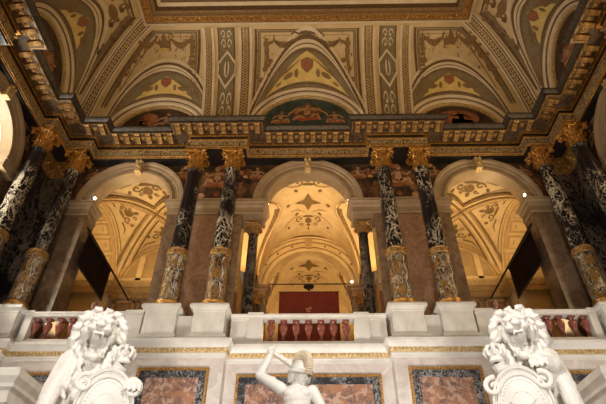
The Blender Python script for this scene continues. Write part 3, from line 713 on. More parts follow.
for i in range(60):
    for q in (-1, 1): mb.ell(off((q * 6.77, 10.6 - .105 * i, 19.55)), (.11, .035, .06), 7, 6, 4)
mb.build('ceiling_frame', mats('rib', 'gold_dull', 'ochre', 'brownline', 'brownline', 'gold_pale', 'paint_brown', 'gold'), ceil)

# ------------------------------------------------------------------ lunette paintings
def lunette(side, i, label):
    sc, Wo, Ho, Wi, Hi, Wp, Hp = LUN[side][i]; Fs = W(side); base = Vector(Fs(sc, .34, 14.95)); t = empty('lunette_painting', base, label=label, cat='painting', group='painted lunettes above the cornice')
    f = lambda u, v, h: Vector(Fs(sc + u, .34 - h, 14.8 + v)) - base
    mb = MB(); n = 40
    for j in range(6):
        pass
    mb.add([f((Wp + .05) * cos(pi * k / n), (Hp + .25) * sin(pi * k / n), 0) for k in range(n + 1)], [tuple(range(n + 1))]); mb.build('painted_ground', M['paint_teal' if side == 'back' and i == 1 else 'paint_dark'], t)
    mb = MB()
    if side == 'back' and i == 1:
        blob(mb, (0, 1.5), .62, .42, f, 2, .01, 16)
        figure(mb, 0, 1.42, 1.05, f, 1, 0, 4); figure(mb, -1.1, 1.08, .72, f, 1, 0, 1); figure(mb, 1.15, 1.08, .72, f, -1, 0, 1)
        stroke(mb, [(-.8, 1.3), (-.45, 1.62), (0, 1.66), (.45, 1.62), (.85, 1.28)], [.08, .12, .2, .12, .07], f, 0, .02)
    elif side == 'back':
        blob(mb, (.1 if i else -.5, .95), .9 if i else .4, .5, f, 1, .01, 14); figure(mb, .25, 1.0, .8, f, -1 if i else 1, 0 if i == 0 else 3, 3); figure(mb, -.8, .8, .6, f, 1, 3, 3)
    else:
        for u, v, s in ((-.7, .8, .7), (.3, 1.1, .9), (.95, .6, .6)): blob(mb, (u, v - .1), .5 * s, .6 * s, f, 1, .01, 12); figure(mb, u, v, s, f, 1, 0, 2)
    mb.build('painted_figures', mats('skin_paint', 'paint_rust', 'paint_brown', 'paint_dark', 'red'), t)
lunette('back', 0, 'dark painted lunette with a pale figure above the left gallery arch')
lunette('back', 1, 'painted lunette with a seated figure in red spreading both arms, above the middle arch')
lunette('back', 2, 'dark painted lunette with an orange-brown sky above the right gallery arch')
lunette('left', 0, 'dark painted lunette high on the left side wall')
lunette('right', 0, 'dark painted lunette high on the right side wall')
mb = MB()   # wall behind the lunettes
mb.quad((-10.3, 13.4, 14.9), (10.3, 13.4, 14.9), (10.3, 13.4, 18.4), (-10.3, 13.4, 18.4))
for q in (-1, 1): mb.quad((q * 9.9, 2, 14.9), (q * 9.9, 13.4, 14.9), (q * 9.9, 13.4, 18.4), (q * 9.9, 2, 18.4))
tag(mb.build('trim_5', M['paint_dark']), kind='structure')
# ------------------------------------------------------------------ podium wall
PP = [(-9.65, 1.0), (-9.65, 11.6), (-9.15, 11.6), (-9.15, 12.65), (-8.35, 12.65), (-8.35, 12.86), (-4.92, 12.86), (-4.92, 12.65), (-2.27, 12.65), (-2.27, 13.05)]
PP = PP + [(-x, y) for x, y in PP[::-1]]
mb = MB(); sweep_plan(mb, PP, [(0, -1.6), (0, 5.40)], 0); pod = tag(mb.build('wall_front', M['marble_pink']), kind='structure')
mb = MB(); sweep_plan(mb, PP, [(0, 5.30), (.03, 5.31), (.03, 5.38), (.06, 5.40), (.06, 5.43)]); sweep_plan(mb, PP, [(.07, 5.56), (.12, 5.60), (.14, 5.68), (.20, 5.72), (.20, 5.79), (.08, 5.83), (.06, 5.88), (.0, 5.90), (-.9, 5.90)])
mb.build('ledge', M['marble'], pod, smooth=2)
mb = MB(); sweep_plan(mb, PP, [(.04, 5.43), (.05, 5.44), (.09, 5.54), (.08, 5.57), (.04, 5.57)]); mb.build('gilt_band', M['gold_pale'], pod)
mb = MB()
for i in range(len(PP) - 1):
    a, b = Vector(PP[i]), Vector(PP[i + 1]); d = b - a; l = d.length; d.normalize(); nrm = Vector((d.y, -d.x))
    if l < .6 or max(a.y, b.y) < 12: continue
    R3 = Matrix.Rotation(math.atan2(nrm.x, -nrm.y), 3, 'Z')
    for j in range(int(l / .11)):
        c = a + d * (l * (j + .5) / int(l / .11)) + nrm * .085; mb.ell((c.x, c.y, 5.50), (.035, .03, .045), 0, 6, 5, R3)
mb.build('gilt_leaf_row', M['gold_pale'], pod)
def marble_panel(x0, x1, y, z1, label):
    t = empty('marble_panel', ((x0 + x1) / 2, y, 0), label=label, cat='wall panel', group='framed rose marble panels of the podium'); cx = (x0 + x1) / 2; h = (x1 - x0) / 2; z0 = .8
    mb = MB(); mb.bb(-h + .26, h - .26, -.02, .02, z0 + .26, z1 - .26); mb.build('rose_slab', M['rose'], t)
    mb = MB()
    for a, b in ((.07, .26),):
        mb.bb(-h + a, h - a, -.03, .01, z1 - b, z1 - a); mb.bb(-h + a, h - a, -.03, .01, z0 + a, z0 + b)
        mb.bb(-h + a, -h + b, -.03, .01, z0 + b, z1 - b); mb.bb(h - b, h - a, -.03, .01, z0 + b, z1 - b)
    mb.build('dark_border', M['blackslab'], t)
    mb = MB()
    mb.bb(-h, h, -.07, .01, z1 - .07, z1); mb.bb(-h, h, -.07, .01, z0, z0 + .07); mb.bb(-h, -h + .07, -.07, .01, z0 + .07, z1 - .07); mb.bb(h - .07, h, -.07, .01, z0 + .07, z1 - .07)
    n = int(2 * h / .075)
    for j in range(n): mb.ell((-h + (j + .5) * 2 * h / n, -.08, z1 - .035), (.022, .02, .03), 1, 6, 4)
    for q in (-1, 1):
        for j in range(36): mb.ell((q * (h - .035), -.08, z1 - .10 - j * .075), (.03, .02, .022), 1, 6, 4)
    mb.build('gilt_frame', mats('gold_dull', 'gold'), t)
marble_panel(-1.95, 1.95, 13.04, 4.98, 'wide framed rose marble panel behind the helmeted statue')
marble_panel(-4.52, -2.62, 12.64, 5.02, 'framed rose marble panel between the left lion and the helmeted statue')
marble_panel(2.62, 4.52, 12.64, 5.02, 'framed rose marble panel between the helmeted statue and the right lion')
marble_panel(-8.15, -5.15, 12.85, 4.98, 'framed rose marble panel behind the left lion')
marble_panel(5.15, 8.15, 12.85, 4.98, 'framed rose marble panel behind the right lion')

# ------------------------------------------------------------------ pedestals and columns
PEDZ = 6.95
def make_pedestal():
    t = empty('pedestal', (0, 0, 5.90)); mb = MB(); mb.bb(-.46, .46, -.46, .46, .10, .86); mb.build('die', M['marble'], t, bevel=.008)
    mb = MB(); rows = []
    for p, z in ((.46, .80), (.48, .82), (.48, .86), (.54, .91), (.57, .93), (.57, 1.00), (.54, 1.05), (.40, 1.05)): rows.append([(-p, -p, z), (p, -p, z), (p, p, z), (-p, p, z)])
    mb.grid(rows, 0, True); mb.build('cap_moulding', M['marble'], t)
    mb = MB(); rows = []
    for p, z in ((.54, 0), (.54, .08), (.50, .13), (.46, .15)): rows.append([(-p, -p, z), (p, -p, z), (p, p, z), (-p, p, z)])
    mb.grid(rows, 0, True); mb.build('foot_moulding', M['marble'], t)
    mb = MB()
    for a, b, c, d in ((-.38, .38, .72, .735), (-.38, .38, .22, .235), (-.38, -.365, .22, .735), (.365, .38, .22, .735)): mb.bb(a, b, -.468, -.455, c, d)
    mb.build('panel_moulding', M['marble'], t)
    return t
def make_column():
    t = empty('column', (0, 0, PEDZ))
    mb = MB(); mb.lathe([(.0, .0), (.40, 0), (.42, .03), (.42, .09), (.38, .12), (.34, .15), (.35, .19), (.37, .22), (.37, .25), (.34, .28), (.30, .31)], n=28); mb.bb(-.42, .42, -.42, .42, -.02, .06); mb.build('base', M['gold'], t, smooth=2)
    z1 = 5.74
    def rad(z): return .300 - .055 * max(0, (z - 1.95) / (z1 - 1.95)) ** 1.4 if z > 1.95 else .300
    mb = MB(); zs = [.29 + (1.92 - .29) * i / 26 for i in range(27)]
    fn = lambda r, z, a: r + .014 * sin(6 * a + 9 * sin(z * 7)) * sin(z * 23 + 3 * cos(3 * a))
    mb.lathe([(.305, z) for z in zs], n=44, fn=fn); mb.build('carved_drum', M['carved'], t, smooth=True)
    mb = MB(); f = lambda u, v, h: ((.318 + h) * cos(u), (.318 + h) * sin(u), v)
    for k in range(8):
        a = 2 * pi * k / 8 + .2
        for zc, sg in ((.62, 1), (1.08, -1), (1.56, 1)): stroke(mb, [(a + (p - a) * 1.0, q) for p, q in spiral(a, zc, .24, 1.2, k, sg * (1 if k % 2 else -1), 16)], [.05] * 17, f, 0, .01)
        stroke(mb, [(a + .35 + .12 * sin(j * 1.1), .34 + .12 * j) for j in range(13)], [.01 + .04 * abs(sin(j * .7 + k)) for j in range(13)], f, 1 if k % 3 == 0 else 0, .006)
    mb.build('drum_ornament', mats('gold', 'statue'), t)
    mb = MB(); mb.lathe([(.30, 1.90), (.335, 1.91), (.35, 1.94), (.325, 1.97), (.325, 2.08), (.35, 2.11), (.335, 2.15), (.30, 2.16)], n=28)
    for k in range(14): mb.ell((.33 * cos(k * pi / 7), .33 * sin(k * pi / 7), 2.025), (.035, .035, .05), 0, 8, 6)
    mb.build('gilt_collar', M['gold_dull'], t, smooth=2)
    mb = MB(); mb.lathe([(rad(z), z) for z in [2.14 + (z1 - 2.14) * i / 14 for i in range(15)]] + [(.27, z1 + .02), (.27, z1 + .06), (.245, z1 + .08)], n=32); mb.build('shaft', M['black'], t, smooth=True)
    capital(t, z1 + .06, .25, .92).name = 'capital'
    return t
def capital(t, z, r, H, m='gold'):
    """Corinthian capital: bell, two rows of acanthus leaves, corner volutes, rosettes and abacus"""
    mb = MB(); mb.lathe([(r, 0), (r * .98, H * .3), (r * 1.05, H * .6), (r * 1.35, H * .84), (r * 1.5, H * .86)], n=20)
    def leaf(a, z0, h, r0, out, wd):
        L = []; K = 7
        for i in range(K + 1):
            t_ = i / K; rr = r0 + out * t_ ** 2.2; zz = z0 + h * sin(t_ * pi * .62) / sin(pi * .62) * (1 if t_ < .8 else .97 - (t_ - .8) * .5); wv = wd * (1 - .55 * t_ ** 3) * (1 + .18 * sin(t_ * 16)); L.append((rr, zz, wv))
        rows = []
        for rr, zz, wv in L: rows.append([((rr + (.02 if j == 0 else -.015)) * cos(a) - j * wv * sin(a), (rr + (.02 if j == 0 else -.015)) * sin(a) + j * wv * cos(a), zz) for j in (-1, -.5, 0, .5, 1)])
        mb.grid(rows); rr, zz, wv = L[-1]; mb.ell(((rr) * cos(a), rr * sin(a), zz), (wv * .6,) * 3, 0, 8, 6)
    for k in range(8): leaf(k * pi / 4, 0, H * .36, r * 1.02, r * .42, r * .36)
    for k in range(8): leaf((k + .5) * pi / 4, H * .06, H * .58, r * 1.02, r * .60, r * .34)
    for k in range(4):
        a = pi / 4 + k * pi / 2
        for e in (-1, 1):      # volutes
            pts = [(r * 1.05, H * .55), (r * 1.35, H * .70), (r * 1.75, H * .82)]; sp = spiral(r * 1.78, H * .73, r * .30, 1.1, pi / 2, -1, 12)
            pts = pts[:2] + sp
            mb.tube([(x * cos(a + e * .10), x * sin(a + e * .10), zz) for x, zz in pts], [.035] * 2 + [.038 - .0012 * i for i in range(13)], 6)
        b = k * pi / 2; mb.ell((r * 1.45 * cos(b), r * 1.45 * sin(b), H * .90), (r * .28, r * .28, r * .28), 0, 10, 6)
    rows = []
    for p, zz in ((1.0, .86), (1.06, .88), (1.06, .92), (1.12, .95), (1.12, 1.0)):
        row = []
        for k in range(4):
            a0 = pi / 4 + k * pi / 2; c0 = Vector((cos(a0), sin(a0))) * r * 2.15 * p; a1 = a0 + pi / 2; c1 = Vector((cos(a1), sin(a1))) * r * 2.15 * p
            for j in range(8):
                t_ = j / 8; q = c0.lerp(c1, t_); m_ = (c0 + c1) / 2; q -= m_.normalized() * r * .34 * sin(pi * t_); row.append((q.x, q.y, zz * H))
        rows.append(row)
    mb.grid(rows, 0, True); mb.add(rows[0], [tuple(range(32))]); mb.add(rows[-1], [tuple(range(32))])
    mb.v = [(x, y, zz + z) for x, y, zz in mb.v]
    return mb.build('capital', M[m], t, smooth=2)
ped0 = make_pedestal(); col0 = make_column()
CP = [(-4.25, 13.16, 'outer column between the left and middle arches'), (-2.85, 13.16, 'column just left of the middle arch'),
      (2.85, 13.16, 'column just right of the middle arch'), (4.25, 13.16, 'outer column between the middle and right arches'),
      (-8.88, 13.16, 'column in the left corner beside the left gallery arch'), (8.88, 13.16, 'column in the right corner beside the right gallery arch'),
      (-9.66, 12.01, 'far left column beside the white window arch'), (9.66, 12.01, 'far right column beside the yellow-lit arch')]
for k, (x, y, l) in enumerate(CP):
    c = col0 if k == 0 else copy_tree(col0); c.location = (x, y, PEDZ); c.rotation_euler = (0, 0, (0 if abs(x) < 9 else 0))
    tag(c, 'black-and-white marble ' + l, 'column', 'giant columns with gilt capitals')
    p = ped0 if k == 0 else copy_tree(ped0); p.location = (x, y, 5.90)
    tag(p, 'pale marble pedestal under the ' + l, 'pedestal', 'pedestals of the giant columns')
for i, (a, b) in enumerate(((-3.79, -3.31), (3.31, 3.79))):
    mb = MB(); mb.bb(a, b, 12.95, 13.7, 5.90, 6.70); tag(mb.build('pedestal_infill', M['marble']), 'recessed pale block between the two pedestals %s of the middle arch' % ('left', 'right')[i], 'block')
for q in (-1, 1):     # dark pilasters in the corners and behind the columns
    mb = MB(); mb.bb(q * 10.2, q * 9.9, 12.75, 13.7, 7.0, 12.75); mb.bb(q * 9.95, q * 9.35, 13.45, 13.7, 7.0, 12.75); p = mb.build('corner_pilaster', M['black_soft']); tag(p, 'dark marble pilaster folded into the %s corner behind the columns' % ('left' if q < 0 else 'right'), 'pilaster', 'corner pilasters')
    mb = MB(); mb.bb(q * 10.2, q * 9.86, 12.7, 13.7, 12.75, 13.6); mb.bb(q * 9.95, q * 9.3, 13.4, 13.7, 12.75, 13.6)
    for k in range(5): mb.ell((q * (9.4 + .13 * k), 13.38, 12.95 + .2 * (k % 3)), (.08, .06, .11), 0, 8, 6); mb.ell((q * 9.84, 12.8 + .15 * k, 12.95 + .2 * (k % 3)), (.06, .08, .11), 0, 8, 6)
    mb.build('capital', M['gold_dull'], p)
# warm panels on the piers between the paired columns
for i, q in enumerate((-1, 1)):
    mb = MB(); x0, x1 = sorted((q * 2.95, q * 4.15)); mb.bb(x0, x1, 13.66, 13.71, 7.1, 11.05); tag(mb.build('pier_panel', M['pier_red']), 'warm brown marble slab between the two columns %s of the middle arch' % ('left', 'right')[i], 'wall panel', 'tall brown pier slabs')

# ------------------------------------------------------------------ balustrades
def make_baluster(parent):
    mb = MB(); pr_ = [(.0, .0), (.085, 0), (.085, .05), (.05, .07), (.04, .10), (.055, .13), (.035, .16), (.045, .20), (.09, .30), (.115, .40), (.10, .46), (.045, .49), (.06, .52), (.085, .54), (.085, .59), (0, .59)]
    mb.lathe(pr_, n=14); mb.bb(-.09, .09, -.09, .09, 0, .045); mb.bb(-.09, .09, -.09, .09, .55, .59); return mb.build('baluster', M['baluster'], parent, smooth=2)
bal0 = None
def balustrade(x0, x1, xs, blocks, label, yb_=13.30):
    global bal0
    cx = (x0 + x1) / 2; t = empty('balustrade', (cx, yb_, 5.90), label=label, cat='balustrade', group='marble balustrades of the gallery')
    mb = MB(); rows = []
    prof = [(-.16, .80), (-.18, .81), (-.18, .85), (-.21, .88), (-.21, .93), (-.17, .96), (.17, .96), (.21, .93), (.21, .88), (.18, .85), (.18, .81), (.16, .80)]
    for x in (x0, x1): rows.append([(x - cx, p, z) for p, z in prof])
    mb.grid(rows, 0, True); mb.build('top_rail', M['marble'], t)
    mb = MB(); mb.bb(x0 - cx, x1 - cx, -.17, .17, 0, .09); mb.build('bottom_rail', M['marble'], t)
    for a, b in blocks:
        mb = MB(); mb.bb(a - cx, b - cx, -.19, .19, 0.05, .82); mb.bb(a - cx - .02, b - cx + .02, -.23, .23, .86, .975); mb.bb(a - cx - .02, b - cx + .02, -.22, .22, 0, .1); mb.build('newel_block', M['marble'], t, bevel=.006)
    for x in xs:
        if bal0 is None: b = bal0 = make_baluster(t)
        else: b = bal0.copy(); COL.objects.link(b); b.parent = t
        b.location = (x - cx, 0, .09); b.scale = (1.08, 1.08, 1.205)
    return t
cb = balustrade(-2.28, 2.28, [-1.10 + .3667 * i for i in range(7)], [(-1.76, -1.34), (1.34, 1.76)], 'pale marble balustrade with red-brown balusters under the middle arch, in front of the crimson poster')
for q in (-1, 1):     # solid panels either side of the middle balusters
    mb = MB(); a, b = sorted((q * 1.76, q * 2.28)); mb.bb(a, b, -.1, .12, .05, .82); mb.bb(a + .09, b - .09, -.115, -.1, .12, .72); mb.build('solid_panel', M['marble'], cb)
for q in (-1, 1):
    a = sorted((q * 4.82, q * 8.30)); balustrade(a[0], a[1], [q * (5.50 + .355 * i) for i in range(8)], [tuple(sorted((q * 4.84, q * 5.34))), tuple(sorted((q * 8.08, q * 8.30)))], 'pale marble balustrade with red-brown balusters behind the %s lion' % ('left' if q < 0 else 'right'), 13.10)
# ------------------------------------------------------------------ gallery: middle bay
def barrel_bay(name, yc0, yc1, Wd, H, pc, ph, pH, xw, label_kind):
    """barrel vault along y with side penetrations centred at pc"""
    t = empty(name, (0, (yc0 + yc1) / 2, ZS), kind='structure'); o = Vector((0, (yc0 + yc1) / 2, ZS))
    f = lambda a, y, h=0: Vector(((Wd - h) * cos(a), y, ZS + (H - h) * sin(a))) - o
    mb = MB(); rows = []
    ys = [yc0 + (yc1 - yc0) * i / 90 for i in range(91)]
    low = lambda y: math.asin(min(1, pH / H * sqrt(max(0, 1 - ((y - pc) / ph) ** 2))))
    for y in ys:
        l = low(y); rows.append([f(l + (pi - 2 * l) * j / 40, y) for j in range(41)])
    mb.grid(rows)
    for q in (-1, 1):
        A = [pi * i / 30 for i in range(31)]; e = []
        for a in A:
            y = pc + ph * cos(a); l = math.asin(min(1, pH / H * sin(a))); e.append((y, l))
        edge = lambda h=0: [Vector((q * (Wd - h) * cos(l), y, ZS + (H - h) * sin(l))) - o for y, l in e]
        far = [Vector((q * xw, pc + ph * .80 * cos(a), ZS + pH * .86 * sin(a))) - o for a in A]
        E = edge(); mb.grid([[E[i].lerp(far[i], k / 5) for i in range(31)] for k in range(6)])
        mb.add(far, [tuple(range(31))])
        # moulding with beads along the edge
        e2 = [Vector((q * (Wd - .05) * cos(l * .93 + .02), pc + (y - pc) * 1.05, ZS + (H - .05) * sin(min(pi / 2, l * 1.05 + .04)))) - o for y, l in e]
        mb.grid([[E[i].lerp(far[i], .16) for i in range(31)], [E[i].lerp(far[i], .02) for i in range(31)]], 2); mb.grid([E, edge(.06), [E[i].lerp(e2[i], 1.3) + Vector((0, 0, -.03)) for i in range(31)], [E[i].lerp(e2[i], 1.6) for i in range(31)]], 1)
        for i in range(0, 60):
            k = i / 2; i0 = int(k); p = E[i0].lerp(E[min(30, i0 + 1)], k - i0); p2 = far[i0].lerp(far[min(30, i0 + 1)], k - i0); mb.ell(p.lerp(p2, .06), (.035,) * 3, 2, 6, 4)
    g = lambda u, v, h: f(pi / 2 - u / Wd, v, h)
    def star(cx, cy, r, mi=2): poly(mb, [(cx + (r if k % 2 == 0 else r * .42) * sin(k * pi / 4), cy + (r if k % 2 == 0 else r * .42) * cos(k * pi / 4)) for k in range(8)], g, mi, .02)
    star(0, pc + .1, .62); stroke(mb, [(0, pc - .1), (0, pc + .3)], .03, g, 2)
    for cy, s in ((pc - 1.45, 1), (pc + 1.5, -1)):
        blob(mb, (0, cy), .16, .22, g, 2); blob(mb, (0, cy + s * .34), .28, .09, g, 2); blob(mb, (0, cy - s * .33), .09, .1, g, 2); blob(mb, (0, cy - s * .62), .05, .12, g, 2)
        for q in (-1, 1):
            stroke(mb, spiral(q * .42, cy + s * .18, .20, 1.1, pi / 2, q * s, 14), [.07] * 15, g, 2); stroke(mb, spiral(q * .38, cy - s * .25, .14, 1.1, pi / 2, -q * s, 12), [.05] * 13, g, 2)
            stroke(mb, [(q * .3, cy + s * .42), (q * .7, cy + s * .40), (q * 1.05, cy + s * .15), (q * 1.2, cy - s * .1)], [.03, .05, .04, .02], g, 2)
            blob(mb, (q * .98, cy - s * .25), .07, .1, g, 2, n=8)
    for q in (-1, 1):
        blob(mb, (q * .95, pc + .1), .13, .13, g, 2, n=4); blob(mb, (q * .55, pc - .75), .08, .13, g, 2, n=8, rot=q * .6); blob(mb, (q * .55, pc + .9), .08, .13, g, 2, n=8, rot=-q * .6)
        stroke(mb, [(q * .15, pc + .85), (q * .5, pc + .6), (q * .9, pc + .55)], [.02, .05, .02], g, 2)
    mb.build('vault', mats('gallery', 'gallery_rib', 'gallery_orn'), t, smooth=2)
    return t
barrel_bay('ceiling', 14.2, 19.8, 2.3, 3.0, 17.1, 1.6, 2.52, 3.1, 'gallery')
barrel_bay('ceiling', 20.5, 25.0, 2.5, 3.1, 22.6, 1.35, 2.4, 3.2, 'passage')
mb = MB()
for q in (-1, 1):
    for y0, y1 in ((14.45, 25.0),): mb.quad((q * 3.1, y0, ZG), (q * 3.1, y1, ZG), (q * 3.1, y1, ZS + .1), (q * 3.1, y0, ZS + .1))
mb.quad((-3.4, 25, ZG), (3.4, 25, ZG), (3.4, 25, 15), (-3.4, 25, 15)); tag(mb.build('wall_passage', M['gallery']), kind='structure')
# back arch of the middle bay
FB = lambda s, n, z: (s, 19.8 + n, z)
mb = MB(); arch_sweep(mb, FB, 0, ZS, 2.0, [(0, .75), (0, 0), (0, -.06), (.06, -.10), (.1, -.10), (.12, -.03), (.30, -.03), (.32, -.09), (.40, -.10), (.42, -.03), (.62, -.03), (.64, -.12), (.72, -.16), (.78, -.16), (.8, 0), (1.1, 0)])
for a, b in ((.20, .24), (.50, .54), (.66, .68), (.90, .97), (1.04, 1.07)): arch_sweep(mb, FB, 0, ZS, 2.0, [(a, .02), (a, -.05 if a < .6 else -.17 if a < .8 else -.03), (b, -.05 if a < .6 else -.17 if a < .8 else -.03), (b, .02)], mi=1)  # dark rings colour in the shade between the shallow mouldings
for k in range(9): mb.ell(FB((2.36) * cos(pi * (k + .5) / 9), -.09, ZS + 2.36 * sin(pi * (k + .5) / 9)), (.06, .03, .06), 1, 8, 6)
t = tag(mb.build('gallery_arch', mats('gallery', 'gallery_orn'), smooth=2), 'inner gilt-toned moulded arch behind the middle arch, framing the lit vault beyond', 'arch')
mb = MB(); keystone(mb, FB, 0, ZS + 2.05, ZS + 2.62, -.02, -.2, .13, .17); mb.build('keystone', M['gallery_rib'], t)
mb = MB(); arch_wall(mb, FB, -3.1, 3.1, 0, 2.75, ZS, 14.8, .01)
for q in (-1, 1):
    a, b = sorted((q * 2.0, q * 3.1)); mb.bb(a, b, 19.8, 20.5, ZG, ZS - .5)
tag(mb.build('wall_gallery', M['gallery_wall']), kind='structure')
for q in (-1, 1):
    mb = MB(); pth = [(q * 3.1, 19.8), (q * 2.0, 19.8), (q * 2.0, 20.5)]; pth = pth if q < 0 else pth[::-1]
    sweep_plan(mb, pth, IMPP, caps=True); a, b = sorted((q * 2.0, q * 3.1)); mb.bb(a, b, 19.8, 20.5, ZS - .55, ZS + .03); tag(mb.build('inner_impost', M['gallery_panel']), 'dark moulded impost block on the %s of the crimson poster, inside the gallery' % ('left' if q < 0 else 'right'), 'moulding', 'imposts of the inner arch')
# small dark columns inside the arch
def make_inner():
    t = empty('inner_column', (0, 0, ZG)); mb = MB(); mb.lathe([(0, .0), (.27, 0), (.27, .10), (.24, .15), (.25, .2), (.21, .24)], n=20); mb.bb(-.27, .27, -.27, .27, 0, .06); mb.build('base', M['gold_dull'], t, smooth=2)
    mb = MB(); mb.lathe([(.20 - .03 * i / 8, .22 + 4.42 * i / 8) for i in range(9)], n=24); mb.build('shaft', M['black_soft'], t, smooth=True)
    capital(t, 4.62, .17, .43, 'gold_dull'); return t
i0 = make_inner()
for k, (x, y, l) in enumerate(((-1.98, 14.18, 'inside the middle arch, left of the crimson poster'), (1.98, 14.18, 'inside the middle arch, right of the crimson poster'), (-2.35, 19.4, 'deep in the gallery against the inner arch, left'), (2.35, 19.4, 'deep in the gallery against the inner arch, right'))):
    o = i0 if k == 0 else copy_tree(i0); o.location = (x, y, ZG); tag(o, 'slender dark marble column with small gilt capital ' + l, 'column', 'slender dark columns of the gallery')

# ------------------------------------------------------------------ gallery: side bays (groin vaults)
for q in (-1, 1):
    cx, cy, A_, B_, H_ = q * 7.0, 17.35, 2.15, 2.6, 2.5; t = empty('ceiling', (cx, cy, ZS), kind='structure'); o = Vector((cx, cy, ZS))
    def gz(x, y):
        u = min(1, abs(x - cx) / A_); v = min(1, abs(y - cy) / B_); return ZS + H_ * sqrt(1 - min(u, v) ** 2)
    mb = MB(); n = 64
    mb.grid([[Vector((cx + A_ * (2 * i / n - 1), cy + B_ * (2 * j / n - 1), gz(cx + A_ * (2 * i / n - 1), cy + B_ * (2 * j / n - 1)))) - o for j in range(n + 1)] for i in range(n + 1)])
    g = lambda u, v, h: Vector((cx + u, cy + v, gz(cx + u, cy + v) - h)) - o
    # diagonal ribs, bent bands of plaster
    for sa in (-1, 1):
        T = [-1 + 2 * i / 60 for i in range(61)]
        def rb(u, k, h):
            x, y = A_ * k, B_ * k * sa; l = sqrt(A_ * A_ + B_ * B_); nx, ny = -B_ * sa / l, A_ / l
            return Vector((cx + x + nx * u, cy + y + ny * u, ZS + H_ * sqrt(max(0, 1 - k * k)) - h)) - o
        for u0, u1, h, mi in ((-.20, .20, .05, 0), (-.24, -.16, .09, 1), (.16, .24, .09, 1), (-.05, .05, .10, 2), (-.34, -.29, .04, 2), (.29, .34, .04, 2)): mb.grid([[rb(u0, k, h - .08) for k in T], [rb(u0, k, h) for k in T], [rb(u1, k, h) for k in T], [rb(u1, k, h - .08) for k in T]], mi)
    # painted ornament in each of the four webs
    for ax, sg in ((0, 1), (0, -1), (1, 1), (1, -1)):
        P_ = lambda u, v, ax=ax, sg=sg: ((u, sg * v) if ax == 0 else (sg * v * A_ / B_, u))
        G2 = lambda u, v, h, P_=P_: g(*P_(u, v), h)
        blob(mb, (0, 1.55), .22, .26, G2, 2, .03); blob(mb, (0, 1.15), .10, .16, G2, 2, .03); blob(mb, (0, 1.95), .34, .08, G2, 2, .03)
        for e in (-1, 1):
            stroke(mb, spiral(e * .42, 1.75, .22, 1.1, 0, e, 14), [.08] * 15, G2, 2, .03); stroke(mb, spiral(e * .32, 1.35, .13, 1.1, 0, -e, 12), [.06] * 13, G2, 2, .03)
            stroke(mb, [(e * .55, 2.1), (e * .95, 2.05), (e * 1.2, 2.2)], [.1, .08, .03], G2, 2, .03); blob(mb, (e * .75, 1.6), .08, .12, G2, 2, .03, 8)
            stroke(mb, [(e * k * .88, k) for k in (.5, .9, 1.3, 1.7, 2.1, 2.45)], .04, G2, 2, .03)
        stroke(mb, [(-1.9 + .38 * k, 2.45) for k in range(11)], .05, G2, 2, .03)
    mb.build('groin_vault', mats('gallery', 'gallery_rib', 'gallery_orn'), t, smooth=2)
    # back wall with blind arch
    mb = MB(); F2 = lambda s, n, z: (s, 19.8 + n, z)
    mb.quad((q * 3.9, 19.8, ZG), (q * 9.2, 19.8, ZG), (q * 9.2, 19.8, 11.3), (q * 3.9, 19.8, 11.3)); wl = tag(mb.build('wall_gallery', M['gallery_wall']), kind='structure')
    mb = MB(); mb.quad((q * 3.9, 19.8, 11.3), (q * 9.2, 19.8, 11.3), (q * 9.2, 19.8, 14.8), (q * 3.9, 19.8, 14.8))
    el = lambda k, a, n: (cx + A_ * k * cos(a), 19.8 - n, ZS + .15 + (H_ - .15) * k * sin(a))
    A = [pi * i / 40 for i in range(41)]
    for k0, k1, n_ in ((.97, .88, .10), (.84, .81, .06)): mb.grid([[el(k0, a, 0) for a in A], [el(k0, a, n_) for a in A], [el(k1, a, n_) for a in A], [el(k1, a, 0) for a in A]], 1)
    for a in (pi * .30, pi * .5, pi * .70): x = cx + A_ * .83 * cos(a) * 1.0; mb.bb(x - .13, x + .13, 19.66, 19.8, 11.9, ZS + .15 + (H_ - .15) * .82 * sin(a), 0)
    mb.add([(cx, 19.775, 12.0)] + [el(.84, a, .025) for a in A], [(0, k + 1, k + 2) for k in range(40)], 2)  # darker flat fill imitates the shade of recessed panels
    mb.bb(cx - A_ * .9, cx + A_ * .9, 19.66, 19.8, 11.95, 12.15, 0); mb.build('blind_arch', mats('gallery', 'gallery_rib', 'gallery_field'), wl)
    # cornice round the bay, dado panels
    cor = [(.0, 11.12), (.04, 11.14), (.04, 11.36), (.08, 11.40), (.08, 11.62), (.16, 11.66), (.20, 11.80), (.28, 11.86), (.28, 11.94), (0, 11.98)]
    pth = [(-10.8, 14.5), (-10.8, 19.2), (-9.1, 19.2), (-9.1, 19.8), (-3.9, 19.8)]
    if q > 0: pth = [(-x, y) for x, y in pth[::-1]]
    mb = MB(); sweep_plan(mb, pth, cor); mb.build('cornice', M['gallery_rib'], wl, smooth=2)
    for k in range(4):
        x = q * (5.0 + 1.15 * k); mb = MB(); mb.bb(x - .42, x + .42, 19.77, 19.79, 8.2, 10.9); pn = mb.build('dado_panel', M['gallery_panel'], wl)
        mb = MB()
        for a, b, c, d in ((-.50, .50, 10.88, 10.98), (-.50, .50, 8.15, 8.23), (-.50, -.40, 8.15, 10.98), (.40, .50, 8.15, 10.98)): mb.bb(x + a, x + b, 19.74, 19.80, c, d)
        mb.build('panel_frame', M['gallery_rib'], pn)
    # outer arch of the bay with coffered underside, and the end wall beyond
    F3 = (lambda s, n, z: (q * (9.15 + n), s, z)); mb = MB(); arch_sweep(mb, F3, cy, ZS, 2.35, [(0, 0), (0, 1.65)], n=36)
